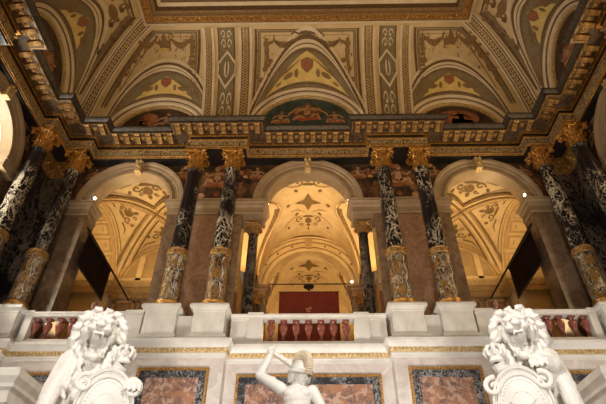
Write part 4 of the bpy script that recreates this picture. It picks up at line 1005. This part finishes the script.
    for j in range(9):
        a0, a1 = pi * (j + .14) / 9, pi * (j + .86) / 9
        for n0, n1 in ((.25, .33), (1.3, 1.38)): arch_sweep(mb, F3, cy, ZS, 2.35, [(0, n0), (-.05, n0), (-.05, n1), (0, n1)], a0, a1, 5, 1)
        for n0, n1 in ((.5, .55), (1.08, 1.13)): arch_sweep(mb, F3, cy, ZS, 2.35, [(0, n0), (-.04, n0), (-.04, n1), (0, n1)], a0 + .08, a1 - .08, 5, 1)
        for a in (a0, a1): arch_sweep(mb, F3, cy, ZS, 2.35, [(0, .25), (-.05, .25), (-.05, 1.38), (0, 1.38)], a - .018, a + .018, 1, 1)
    for n_ in (.06, 1.5): arch_sweep(mb, F3, cy, ZS, 2.35, [(0, n_), (-.07, n_), (-.07, n_ + .1), (0, n_ + .1)], n=36, mi=1)
    arch_wall(mb, F3, cy - 2.9, cy + 2.9, cy, 2.35, ZS, 14.8, .0)
    x0, x1 = sorted((q * 9.15, q * 10.8)); mb.bb(x0, x1, 19.5, 19.79, ZG, ZS)
    mb.v = [tuple(Vector(v) - o) for v in mb.v]
    mb.build('coffered_arch', mats('gallery', 'gallery_rib'), t)
    mb = MB(); mb.quad((q * 10.8, 14.4, 11.3), (q * 10.8, 19.8, 11.3), (q * 10.8, 19.8, 14.8), (q * 10.8, 14.4, 14.8)); mb.quad((q * 10.8, 14.4, ZG), (q * 10.8, 19.8, ZG), (q * 10.8, 19.8, 11.3), (q * 10.8, 14.4, 11.3), 1);
    tag(mb.build('wall_gallery', mats('gallery', 'gallery_wall')), kind='structure')
    mb = MB(); mb.quad((q * 3.9, 14.4, ZG), (q * 3.9, 19.8, ZG), (q * 3.9, 19.8, 14.8), (q * 3.9, 14.4, 14.8)); tag(mb.build('wall_gallery', M['gallery_wall']), kind='structure')

# ------------------------------------------------------------------ tie rods, banners, lamps, poster
def rod(p0, p1, r, label, name='tie_rod'):
    p0, p1 = Vector(p0), Vector(p1); mb = MB(); mb.tube([p0 - p0, p1 - p0], r, 8); o = mb.build(name, M['iron'], smooth=2); o.location = p0; return tag(o, label, 'rod', 'iron tie rods of the arches')
for q, s in ((-1, 'left'), (1, 'right')):
    rod((q * 7.9, 13.75, 10.62), (q * 7.9, 18.9, 10.56), .035, 'dark iron rod above the hanging banner in the %s arch' % s)
    t = empty('banner', (q * 7.85, 15.1, 10.44), label='dark maroon banner hanging in the %s gallery arch' % s, cat='banner', group='banners hanging in the side arches')
    mb = MB(); n = 20
    rows = [[(.012 * sin(i * .9) * k / 6, -1.22 + 2.44 * i / n, -1.33 * k / 6) for i in range(n + 1)] for k in range(7)]
    mb.grid(rows); c = mb.build('cloth', M['banner'], t, smooth=True); md = c.modifiers.new('thick', 'SOLIDIFY'); md.thickness = .02
    mb = MB(); mb.tube([(0, -1.3, .01), (0, 1.3, .01)], .03, 8); mb.tube([(0, -1.25, -1.34), (0, 1.25, -1.34)], .025, 8)
    for y in (-1.1, 1.1): mb.tube([(0, y, 0), (q * -.0 + .0, y, .15)], .012, 6)
    mb.build('hanging_rail', M['iron'], t)
rod((-2.0, 20.15, 12.06), (2.0, 20.15, 12.06), .03, 'thin iron rod spanning the inner arch above the crimson poster')
t = empty('hanging_lamp', (0, 20.15, 12.03), label='small dark lantern hanging from the thin rod above the crimson poster', cat='lamp')
mb = MB(); mb.lathe([(0, 0), (.04, -.02), (.12, -.08), (.26, -.10), (.24, -.14), (.10, -.20), (.06, -.30), (0, -.33)], n=14); mb.build('lamp_body', M['iron'], t, smooth=2)
mb = MB(); mb.tube([(0, 0, .02), (0, 0, -.08)], .015, 6); mb.build('hook', M['iron'], t)
def spot(loc, face, label):
    t = empty('spotlight', loc, label=label, cat='spotlight', group='small spotlights on the arch imposts'); d = Vector(face).normalized()
    mb = MB(); mb.tube([-d * .10, d * .04], .065, 12); mb.tube([(0, 0, 0), (0, 0, -.12)], .018, 6); mb.bb(-.05, .05, -.05, .05, -.13, -.11); mb.build('housing', M['lamp_body'], t, smooth=2)
    mb = MB(); mb.ell(d * .045, (.055, .055, .055), 0, 12, 8); mb.build('lens', M['lamp_glass'], t, smooth=True)
    p = Vector(loc) + d * .25; light('spotlight_beam', 'SPOT', p, 60, (1, .78, .45), p + d * 3 + Vector((0, 0, 1.5)), spot_size=radians(110), spot_blend=.8, shadow_soft_size=.05)
ZI = ZS + .05
for x, y, l in ((-8.0, 13.62, 'on the left impost of the left arch'), (-5.17, 13.85, 'on the right impost of the left arch'), (-1.55, 13.95, 'on the left impost of the middle arch'), (1.55, 13.75, 'on the right impost of the middle arch'), (5.17, 13.85, 'on the left impost of the right arch'), (8.05, 13.62, 'on the right impost of the right arch')):
    spot((x, y, ZI + .13), (-x * .3 + (0 if abs(x) > 3 else 0), 1.0 if abs(x) < 7 else -.3, -.1), 'tiny lit spotlight ' + l)
spot((2.02, 19.7, ZI + .13), (-.3, -1, -.1), 'tiny bright spotlight deep in the gallery, above right of the crimson poster')
t = empty('poster', (0, 21.2, 10.0), label='large crimson poster with faint fan of rays hanging at the back of the middle arch', cat='poster')
mb = MB(); mb.bb(-1.46, 1.46, -.02, .02, -2.6, 2.22); mb.build('poster_sheet', M['poster'], t)
mb = MB(); f = lambda u, v, h: (u, -.02 - h, v)
for k in range(26):
    a = pi * (k + .5) / 26; r0, r1 = .55, 3.0
    def cl(x, y): s = min(1, 1.42 / max(abs(x), 1e-6), (2.16 - .9) / max(y, 1e-6)); return (x * s, .9 + y * s)
    p0 = (r0 * cos(a), .9 + r0 * .6 * sin(a)); p1 = cl(r1 * cos(a - .03), r1 * sin(a - .03)); p2 = cl(r1 * cos(a + .03), r1 * sin(a + .03)); poly(mb, [p0, p1, p2], f, 0, .004)
stroke(mb, spiral(0, 1.22, .16, 1, .5, 1, 12), .05, f, 1, .006); stroke(mb, [(-.16, 1.34), (0, 1.24), (.1, 1.42)], .05, f, 1, .006)
stroke(mb, [(-.75, .98), (-.25, .985), (.25, .985), (.75, .98)], .05, f, 1, .006)
mb.build('printed_rays', mats('poster_ray', 'poster_mark'), t)
mb = MB(); mb.tube([(-1.5, 0, 2.24), (1.5, 0, 2.24)], .03, 8); mb.build('hanging_rail', M['iron'], t)
# ------------------------------------------------------------------ sculpted bodies: overlapping forms fused into one continuous surface
def fused(mb, name, m, parent, voxel, smooth_it=4, loc=None, disp=0, dscale=.12):
    o = mb.build(name, m, parent, smooth=True, fix=False)
    r = o.modifiers.new('fuse', 'REMESH'); r.mode = 'VOXEL'; r.voxel_size = voxel; r.use_smooth_shade = True
    if disp:
        tx = bpy.data.textures.get('chisel') or bpy.data.textures.new('chisel', 'CLOUDS'); tx.noise_scale = dscale
        d = o.modifiers.new('chisel', 'DISPLACE'); d.texture = tx; d.strength = disp; d.mid_level = .5; d.texture_coords = 'LOCAL'
    s = o.modifiers.new('soften', 'SMOOTH'); s.iterations = smooth_it; s.factor = .5
    if loc: o.location = loc
    return o
RX = lambda a: Matrix.Rotation(a, 3, 'X'); RY = lambda a: Matrix.Rotation(a, 3, 'Y'); RZ = lambda a: Matrix.Rotation(a, 3, 'Z')
def lion(q, label):
    rnd = random.Random(5)
    base = Vector((q * 3.98, 8.62, 1.9)); t = empty('lion_statue', base, label=label, cat='statue', group='white marble roaring lions')
    k = -q                    # +x in these coordinates points to the middle of the hall
    X = lambda x, y, z: (k * x, y, z)
    mb = MB(); tilt = RX(radians(17)) @ Matrix.Scale(1.14, 3); hc = Vector((.04, -.12, 2.24))
    def H(x, y, z):           # head coordinates -> statue coordinates (y towards the viewer is negative)
        v = tilt @ Vector((x, y, z)); return X(*(hc + v))
    def he(x, y, z, rx, ry, rz, M_=None): mb.ell(H(x, y, z), (rx, ry, rz), 0, 16, 10, tilt if M_ is None else M_)
    he(0, .02, .08, .26, .26, .25); he(0, -.04, .20, .24, .27, .17)                     # skull
    for e in (-1, 1):
        he(e * .095, -.44, .09, .115, .15, .075); he(e * .205, -.20, .02, .08, .15, .15)     # muzzle pads, cheeks
        he(e * .12, -.36, .24, .09, .10, .05); he(e * .07, -.33, .31, .07, .10, .06)          # brows, forehead
        he(e * .125, -.395, .185, .035, .03, .022)                                                      # eyes
        he(e * .28, -.10, .33, .07, .05, .09)                                                      # ears
        mb.tube([H(e * .17, -.30, -.02), H(e * .185, -.26, -.14), H(e * .15, -.28, -.27)], [.03, .025, .03], 8)   # mouth corners
        mb.tube([H(e * .075, -.53, .03), H(e * .072, -.545, -.03), H(e * .07, -.54, -.075)], [.020, .014, .006], 8)  # upper teeth
        mb.tube([H(e * .065, -.49, -.30), H(e * .062, -.51, -.24), H(e * .06, -.51, -.20)], [.024, .018, .006], 8)   # lower teeth
    he(0, -.40, .20, .08, .22, .075); he(0, -.60, .155, .085, .05, .055)                         # nose bridge and nose
    for i in range(5): he((i - 2) * .025, -.545, .015, .014, .014, .028)
    he(0, -.34, -.37, .135, .20, .055); he(0, -.47, -.37, .10, .09, .07); he(0, -.34, -.31, .06, .14, .02)                        # jaw, chin, tongue
    mb.ell(X(.02, .22, 2.0), (.42, .40, .55), 0, 20, 14); mb.ell(X(.0, .18, 1.55), (.42, .42, .50), 0, 20, 14)
    mb.ell(X(-.22, .60, 1.15), (.42, .55, .52), 0, 20, 14, RX(.5)); mb.ell(X(-.42, .85, .62), (.42, .52, .50), 0, 20, 14)
    mb.ell(X(-.60, .55, .48), (.24, .46, .40), 0, 16, 12); mb.cap(X(-.62, .30, .30), X(-.58, -.15, .14), .15, .13); mb.ell(X(-.58, -.30, .11), (.16, .22, .11), 0, 14, 8)
    mb.cap(X(-.34, .02, 1.72), X(-.50, -.12, 1.15), .24, .17); mb.cap(X(-.50, -.12, 1.15), X(-.56, -.22, .45), .17, .13); mb.cap(X(-.56, -.22, .45), X(-.56, -.30, .16), .13, .14)
    mb.ell(X(-.56, -.42, .11), (.17, .20, .11), 0, 14, 8)
    hand = Vector((.86, -.55, 1.26)) if q < 0 else Vector((-.14, -.52, 1.55))
    sh = Vector((.30, .02, 1.68)) if q < 0 else Vector((-.28, .0, 1.78)); el = Vector((.72, -.05, 1.35)) if q < 0 else Vector((-.40, -.28, 1.52))
    mb.cap(X(*sh), X(*el), .22, .16); mb.cap(X(*el), X(*hand), .16, .12); mb.ell(X(*(hand + Vector((0, -.05, 0)))), (.14, .13, .12), 0, 14, 8)
    for j in range(4):
        d = (j - 1.5) * .068; b = hand + Vector((d, -.10, -.01)); mb.cap(X(*b), X(*(b + Vector((d * .25, -.09, -.05)))), .042, .042); mb.cap(X(*(b + Vector((d * .25, -.09, -.05)))), X(*(b + Vector((d * .3, -.10, -.15)))), .042, .03)
    mb.tube([X(-.5, 1.3, .35), X(-.8, 1.35, .15), X(-.95, 1.0, .10), X(-.98, .5, .10)], [.09, .07, .06, .05], 10); mb.ell(X(-.98, .42, .10), (.1, .16, .1), 0, 10, 8)
    # the mane: curling locks rooted all round the face and down the chest
    for ring, (R_, z_, y_, n_, ln) in enumerate(((.375, .08, -.10, 17, .14), (.35, .04, -.02, 18, .20), (.37, .0, .12, 20, .24), (.35, -.02, .26, 18, .24))):
        for i in range(n_):
            a = 2 * pi * (i + .5 * (ring % 2)) / n_ + rnd.uniform(-.1, .1); dx, dz = cos(a), sin(a)
            if ring == 0 and dz < -.45: continue
            p = Vector((dx * R_, y_ + rnd.uniform(-.03, .03), z_ + dz * R_ * 1.08)); sw = rnd.choice((-1, 1)) * rnd.uniform(.25, .7)
            pts = [p - Vector((dx, 0, dz)) * (.05 if ring == 0 else .12), p, p + Vector((dx * ln * .35 - sw * dz * .06, -.03, dz * ln * .35 + sw * dx * .06 - .04)), p + Vector((dx * ln * .45 - sw * dz * .13, .02, dz * ln * .45 - .12 + sw * dx * .10)), p + Vector((dx * ln * .40 - sw * dz * .08, .0, dz * ln * .40 - .18))]
            mb.tube([H(*v) for v in pts], [.07, .075, .065, .05, .02], 8)
    for i in range(74):
        a = rnd.uniform(-2.6, -.5); R_ = rnd.uniform(.30, .48); zz = rnd.uniform(-1.15, -.28); x = R_ * cos(a) * 1.02; y = .12 + R_ * sin(a) * .95 * (1 if zz > -.9 else .85); c = Vector((.02 + x, y, 2.24 + zz)); s_ = rnd.choice((-1, 1)) * .07
        mb.tube([X(*(c + Vector(v))) for v in ((0, .06, .10), (s_ * .6, -.02, .03), (s_, -.03, -.06), (s_ * .2, -.01, -.15), (-s_ * .3, .0, -.19))], [.05, .062, .055, .04, .015], 8)
    fused(mb, 'body', M['statue'], t, .015, 2, disp=.03, dscale=.07)
    # shield
    mb = MB(); sc = Vector((.46 if q < 0 else .30, -.50, .74)); RT = RX(radians(14)); ns = 40
    Sh = lambda r, a, h: X(*(sc + RT @ Vector((.50 * r * cos(a), -h, .72 * r * sin(a)))))
    prof = [(0, .14), (.3, .13), (.6, .09), (.78, .05), (.80, .085), (.86, .09), (.88, .04), (.93, .03), (.96, .09), (1.02, .10), (1.05, .05), (1.05, -.05), (.9, -.09), (.0, -.05)]
    mb.grid([[Sh(r, 2 * pi * j / ns, h) for j in range(ns)] for r, h in prof], 0, True)
    for j in range(44): mb.ell(Sh(.70, 2 * pi * j / 44, .075), (.016,) * 3, 0, 6, 4)
    for j in range(30): mb.ell(Sh(.42, 2 * pi * j / 30, .12), (.014,) * 3, 0, 6, 4)
    mb.ell(Sh(0, 0, .15), (.09, .05, .16), 0, 12, 8)
    for e in (-1, 1):
        for j in range(4): mb.tube([Sh(.10, 0 if e > 0 else pi, .14), X(*(sc + RT @ Vector((e * (.14 + .03 * j), -.15, .10 - .06 * j)))), X(*(sc + RT @ Vector((e * (.22 + .0 * j), -.12, .16 - .10 * j))))], [.02, .03, .012], 6)
        for a0, rr in ((.62, .17), (-.75, .15)):
            c = sc + RT @ Vector((e * .50 * 1.02 * cos(a0), -.06, .72 * 1.02 * sin(a0)))
            mb.tube([X(*(c + Vector((e * x, -.02, z)))) for x, z in spiral(0, 0, rr, 1.3, pi * .6 if a0 > 0 else -pi * .6, -1 if a0 > 0 else 1, 20)], [.05 - .001 * i for i in range(21)], 8)
    mb.build('shield', M['statue'], t, smooth=2)
    # crown over the shield
    cc = Vector((.60, -.42, 1.76)) if q < 0 else Vector((.56, -.40, 1.76)); mb = MB(); pr_ = [(.08, -.11), (.13, -.10), (.145, -.08), (.13, -.05), (.13, -.01), (.15, .02), (.14, .03), (.11, .02), (.08, .0)]
    mb.lathe(pr_, X(*cc), 24)
    for i in range(8):
        a = i * pi / 4; c, s = cos(a), sin(a); pts = [(.14 * c, .14 * s, .02), (.19 * c, .19 * s, .11), (.15 * c, .15 * s, .20), (.06 * c, .06 * s, .23), (0, 0, .21)]
        mb.tube([Vector(X(*cc)) + Vector(p) for p in pts], [.035, .04, .035, .03, .025], 8); mb.ell(Vector(X(*cc)) + Vector((.16 * c, .16 * s, .05)), (.035, .035, .045), 0, 8, 6)
    mb.ell(Vector(X(*cc)) + Vector((0, 0, .26)), (.045, .045, .045), 0, 10, 8); mb.ell(Vector(X(*cc)) + Vector((0, 0, .09)), (.11, .11, .11), 0, 12, 8)
    mb.tube([Vector(X(*cc)) + Vector((0, .0, -.12)), X(.5, -.35, 1.5), X(.42, -.5, 1.45)], [.14, .12, .10], 10)
    mb.build('crown', M['statue'], t, smooth=2)
    mb = MB(); mb.bb(-.95, .92, -1.12, 1.35, -.02, .05)
    mb.build('plinth', M['statue'], t, bevel=.01); t.rotation_euler = (0, 0, radians(-22 * q)); t.scale = (.93, .93, .93)
    mb = MB(); mb.bb(-1.05, .95, -1.05, 1.4, -3.48, -.22); mb.bb(-1.2, 1.06, -1.2, 1.55, -.22, -.02); mb.bb(-1.2, 1.06, -1.2, 1.55, -3.5, -3.2)
    p = mb.build('statue_pedestal', M['marble'], None, bevel=.02); p.location = base; tag(p, 'pale marble block carrying the %s lion' % ('left' if q < 0 else 'right'), 'pedestal', 'statue pedestals')
lion(-1, 'white marble roaring lion with a shield, in front of the left balustrade')
lion(1, 'white marble roaring lion laying a paw over its shield, in front of the right balustrade')

def warrior():
    base = Vector((-.14, 7.5, 1.10)); t = empty('warrior_statue', base, label='white marble nude male figure in a crested helmet, right arm raised with a club', cat='statue'); mb = MB(); c = mb.cap; e = mb.ell
    # torso, chest to the viewer, leaning slightly
    e((.0, .02, 1.10), (.18, .13, .16)); e((-.01, .0, 1.28), (.165, .115, .16)); e((-.02, -.01, 1.42), (.215, .14, .15)); e((-.02, .0, 1.50), (.235, .13, .11)); e((-.01, .0, 1.36), (.20, .13, .18))
    for s in (-1, 1): e((-.02 + s * .10, -.085, 1.47), (.105, .06, .075))
    for s in (-1, 1):
        for z in (1.31, 1.235, 1.16): e((-.012 + s * .042, -.092, z), (.045, .03, .042))
        e((s * .13, .0, 1.24), (.05, .08, .12))
    e((-.27, .0, 1.555), (.10, .095, .095)); e((.215, .0, 1.51), (.098, .095, .10))        # deltoids
    c((-.02, .03, 1.50), (.01, .0, 1.70), .115, .095)
    # raised right arm (left in the picture) and the fist round the club
    c((-.29, -.01, 1.57), (-.60, -.02, 1.755), .094, .072); e((-.43, -.02, 1.66), (.10, .075, .07), 0, 16, 10, RY(-.5)); c((-.60, -.02, 1.755), (-.455, -.03, 2.06), .072, .048); e((-.565, -.02, 1.86), (.062, .06, .11), 0, 16, 10, RY(.4))
    e((-.435, -.04, 2.12), (.052, .056, .062)); 
    for j in range(4):
        p = Vector((-.475 + .030 * j, -.075, 2.105 + .012 * j)); c(p, p + Vector((.004, -.035, .045)), .017, .016); c(p + Vector((.004, -.035, .045)), p + Vector((.01, .0, .085)), .016, .014); c(p + Vector((.01, 0, .085)), p + Vector((.012, .035, .07)), .014, .012)
    c((-.47, -.05, 2.09), (-.49, -.085, 2.12), .02, .017); c((-.49, -.085, 2.12), (-.465, -.10, 2.155), .017, .014)
    # left arm reaching down
    c((.225, -.01, 1.51), (.37, -.04, 1.24), .088, .068); c((.37, -.04, 1.24), (.47, -.30, 1.10), .060, .04); e((.485, -.35, 1.09), (.04, .055, .035))
    for j in range(4):
        p = Vector((.443 + .028 * j, -.385, 1.085)); g_ = (j - 1.5) * .007; ln = (.05, .06, .056, .045)[j]; c(p, p + Vector((g_, -ln, -.014)), .0115, .0105); c(p + Vector((g_, -ln, -.014)), p + Vector((g_ * 1.5, -ln - .022, -.055)), .0105, .008)
    c((.45, -.34, 1.08), (.43, -.385, 1.05), .014, .011)
    # legs astride
    for s, kn, ft in ((-1, (-.25, -.14, .56), (-.24, -.02, .07)), (1, (.22, .05, .54), (.34, .24, .07))):
        c((s * .10, .01, .98), kn, .115, .072); c(kn, ft, .070, .045); e((kn[0], kn[1] - .01, kn[2]), (.07, .07, .075)); e((kn[0] * .7 + ft[0] * .3, kn[1] + .05, .40), (.06, .065, .12)); e((ft[0], ft[1] - .07, .04), (.045, .13, .04))
        for j in range(5): e((ft[0] - .035 + .018 * j, ft[1] - .20 + .006 * abs(j - 1), .025), (.011, .025, .014))
    # head turned down to the right, with a face
    hc = Vector((.035, -.03, 1.745)); Rh = RZ(.55) @ RX(.30) @ Matrix.Scale(1.22, 3)
    def h(v, r, n=12, m_=8): e(hc + Rh @ Vector(v), r, 0, n, m_, Rh)
    h((0, .0, .03), (.09, .11, .12), 16, 12); h((0, -.03, -.06), (.066, .085, .075)); h((0, -.095, -.095), (.03, .025, .025)); h((0, -.115, .0), (.016, .028, .034)); h((0, -.10, .035), (.014, .02, .03))
    h((0, -.108, -.048), (.028, .012, .008)); h((0, -.106, -.064), (.024, .012, .009))
    for s in (-1, 1): h((s * .035, -.093, .022), (.017, .012, .010)); h((s * .037, -.095, .045), (.026, .014, .010)); h((s * .05, -.07, -.03), (.03, .03, .035)); h((s * .09, .01, -.01), (.012, .022, .03))
    fused(mb, 'body', M['statue'], t, .0085, 3)
    # helmet with brim, cheek guards and a curved crest
    mb = MB(); P_ = lambda v: hc + Rh @ Vector(v)
    rows = []
    for i in range(11):
        a = radians(-8 + 98 * i / 10); rows.append([P_((.128 * cos(a) * cos(b), .02 + .155 * cos(a) * sin(b), .05 + .15 * sin(a))) for b in [2 * pi * j / 28 for j in range(28)]])
    mb.grid(rows, 0, True)
    mb.grid([[P_(((.125 + k) * cos(b), .02 + (.150 + k + .05 * k / .05 * max(0, -sin(b))) * sin(b), .045 + dz)) for b in [2 * pi * j / 28 for j in range(28)]] for k, dz in ((0, .02), (.02, .01), (.03, -.01), (.015, -.03), (-.01, -.02))], 0, True)
    for s in (-1, 1): mb.grid([[P_((s * (.118 - .02 * (v / 4)), -.06 + .10 * u / 3 - .02 * v / 4, .03 - .11 * v / 4)) for u in range(4)] for v in range(5)]); mb.ell(P_((s * .115, .05, -.03)), (.02, .07, .08), 0, 10, 8, Rh)
    mb.ell(P_((0, .14, -.03)), (.10, .04, .09), 0, 12, 8, Rh); mb.ell(P_((0, -.15, .07)), (.05, .05, .022), 0, 12, 8, Rh)
    for s_ in (-1, 1): mb.tube([P_((s_ * .10, -.10, .06)), P_((s_ * .06, -.16, .065)), P_((s_ * .0, -.20, .05))], [.02, .022, .015], 8)
    o = mb.build('helmet', M['statue'], t, smooth=2)
    mb = MB(); rows = []
    for i in range(46):
        a = radians(-10 + 175 * i / 45); hgt = .205 + .05 * sin(radians(180 * i / 45)) + .007 * (i % 2); w_ = .036 + .007 * (i % 2)
        inner = (.0, .02 - .150 * cos(a) * -1 * -1, .05 + .148 * sin(a)) if False else (0, .02 - .152 * cos(a), .05 + .150 * sin(a)); outer = (0, .02 - (hgt) * cos(a) * 1.05, .05 + hgt * sin(a))
        ix, iy, iz = inner; ox, oy, oz = outer
        rows.append([P_((-w_, iy, iz)), P_((-w_ * 1.3, (iy + oy) / 2, (iz + oz) / 2)), P_((-w_, oy, oz)), P_((w_, oy, oz)), P_((w_ * 1.3, (iy + oy) / 2, (iz + oz) / 2)), P_((w_, iy, iz))])
    mb.grid(rows, 0, True); mb.add(rows[0], [tuple(range(6))]); mb.add(rows[-1], [tuple(range(6))]); mb.build('helmet_crest', M['crest'], o)
    mb = MB(); mb.bb(-.42, .48, -.38, .40, -.10, .03); mb.tube([(-.24, .2, 0), (-.22, .16, .35), (-.18, .13, .7), (-.12, .12, .95)], [.14, .11, .09, .07], 12); mb.build('plinth', M['statue'], t, smooth=2)
    cl = MB(); a, b = Vector((-.50, -.055, 2.17)), Vector((.02, .22, 1.93)); cl.tube([a, a.lerp(b, .1), a.lerp(b, .45), a.lerp(b, .85), b], [.022, .028, .042, .058, .02], 12)
    for i in range(7): cl.ell(a.lerp(b, .45 + .07 * i) + Vector((.02 * sin(i * 2), -.03, .03 * cos(i * 2.3))), (.02, .02, .02), 0, 8, 6)
    co_ = cl.build('club', M['statue'], t, smooth=2)
    mb = MB(); mb.bb(-.75, .75, -.7, .7, -2.68, -.30); mb.bb(-.85, .85, -.8, .8, -.30, -.11); mb.bb(-.85, .85, -.8, .8, -2.7, -2.4)
    p = mb.build('statue_pedestal', M['marble'], None, bevel=.02); p.location = base; tag(p, 'pale marble block carrying the helmeted figure', 'pedestal', 'statue pedestals')
warrior()

# ------------------------------------------------------------------ stair parapets in the bottom corners
for q, s in ((-1, 'left'), (1, 'right')):
    t = empty('stair_parapet', (q * 5.9, 9.6, -1.6), label='pale moulded marble parapet block cut by the bottom %s corner' % s, cat='parapet', group='stair parapets')
    mb = MB(); mb.bb(-.44, .44, -.68, .48, 0, 4.62); mb.build('block', M['marble'], t, bevel=.01)
    mb = MB(); rows = []
    for p, z in ((.0, 4.50), (.05, 4.52), (.05, 4.60), (.02, 4.62), (.02, 4.74), (.10, 4.78), (.10, 4.84), (.07, 4.86), (.16, 4.96), (.16, 5.08), (.12, 5.13), (-.2, 5.15)): rows.append([(-.44 - p, -.68 - p, z), (.44 + p, -.68 - p, z), (.44 + p, .48 + p, z), (-.44 - p, .48 + p, z)])
    mb.grid(rows, 0, True); mb.add(rows[-1], [(0, 1, 2, 3)]); mb.build('coping', M['marble'], t)
    mb = MB(); a, b = sorted((-q * .455, -q * .44)); mb.bb(a, b, -.5, .3, 3.2, 4.45); mb.ell((-q * .45, -.1, 3.9), (.03, .28, .28)); mb.build('carved_panel', M['marble_pink'], t)
t = empty('stair_handrail', (-6.20, 7.70, -1.6), label='tall pale moulded rail block at the left edge, nearer than the left parapet', cat='parapet')
mb = MB(); mb.bb(-.4, .28, -.9, .9, 0, 5.0); mb.build('block', M['marble'], t, bevel=.01)
mb = MB(); rows = []
for p, z in ((.0, 5.0), (.04, 5.04), (.04, 5.12), (.10, 5.2), (.10, 5.3), (.14, 5.35), (.14, 5.42), (.0, 5.48)): rows.append([(-.4 - p, -.9 - p, z), (.28 + p, -.9 - p, z), (.28 + p, .9 + p, z), (-.4 - p, .9 + p, z)])
mb.grid(rows, 0, True); mb.add(rows[-1], [(0, 1, 2, 3)]); mb.build('coping', M['marble'], t)

# ------------------------------------------------------------------ visitors behind the balustrade
def person(x, y, rz, top, label):
    t = empty('person', (x, y, ZG), rz, label=label, cat='person', group=None)
    mb = MB(); c, e = mb.cap, mb.ell
    c((0, .02, 1.36), (0, 0, 1.50), .055, .05); e((0, -.02, 1.61), (.075, .09, .11)); e((0, -.06, 1.55), (.05, .05, .06)); e((0, -.115, 1.60), (.014, .02, .025)); e((0, -.10, 1.555), (.022, .012, .006))
    for s in (-1, 1): e((s * .03, -.098, 1.625), (.014, .01, .008)); e((s * .077, 0, 1.60), (.012, .02, .03))
    c((0, 0, 1.30), (0, 0, 1.0), .13, .12)
    for s in (-1, 1):
        c((s * .17, 0, 1.34), (s * .23, -.10, 1.10), .05, .042); c((s * .23, -.10, 1.10), (s * .13, -.30, 1.02), .04, .03); e((s * .10, -.34, 1.02), (.045, .04, .025))
        for j in range(4): c((s * (.075 + .02 * j), -.36, 1.02), (s * (.07 + .02 * j), -.41, 1.0), .011, .009)
        c((s * .07, -.33, 1.03), (s * .045, -.36, 1.02), .012, .01)
        c((s * .09, 0, .92), (s * .10, -.02, .50), .09, .06); c((s * .10, -.02, .50), (s * .10, .02, .10), .058, .04); e((s * .10, -.05, .04), (.045, .12, .04))
    fused(mb, 'body', M['skin'], t, .012, 2)
    mb = MB(); c, e = mb.cap, mb.ell
    e((0, 0, 1.30), (.20, .125, .12)); e((0, 0, 1.12), (.17, .125, .20)); e((0, 0, .95), (.17, .125, .12))
    for s in (-1, 1): c((s * .175, 0, 1.35), (s * .235, -.10, 1.10), .064, .056); c((s * .235, -.10, 1.10), (s * .15, -.27, 1.03), .054, .042)
    fused(mb, 'shirt', M[top], t, .014, 2)
    mb = MB(); c, e = mb.cap, mb.ell; e((0, 0, .90), (.165, .125, .12))
    for s in (-1, 1): c((s * .09, 0, .90), (s * .10, -.02, .50), .105, .075); c((s * .10, -.02, .50), (s * .10, .02, .10), .073, .065)
    fused(mb, 'trousers', M['trousers'], t, .014, 2)
    mb = MB(); mb.ell((0, .012, 1.655), (.085, .098, .085)); mb.ell((0, .05, 1.60), (.078, .06, .09)); mb.build('hair', M['hair'], t, smooth=True)
person(5.86, 13.80, .3, 'shirt', 'person with short hair and a pale shirt standing behind the right balustrade, by the pier')
person(-6.80, 13.80, -.3, 'redcloth', 'person in a red jacket standing behind the left balustrade, behind the lion')
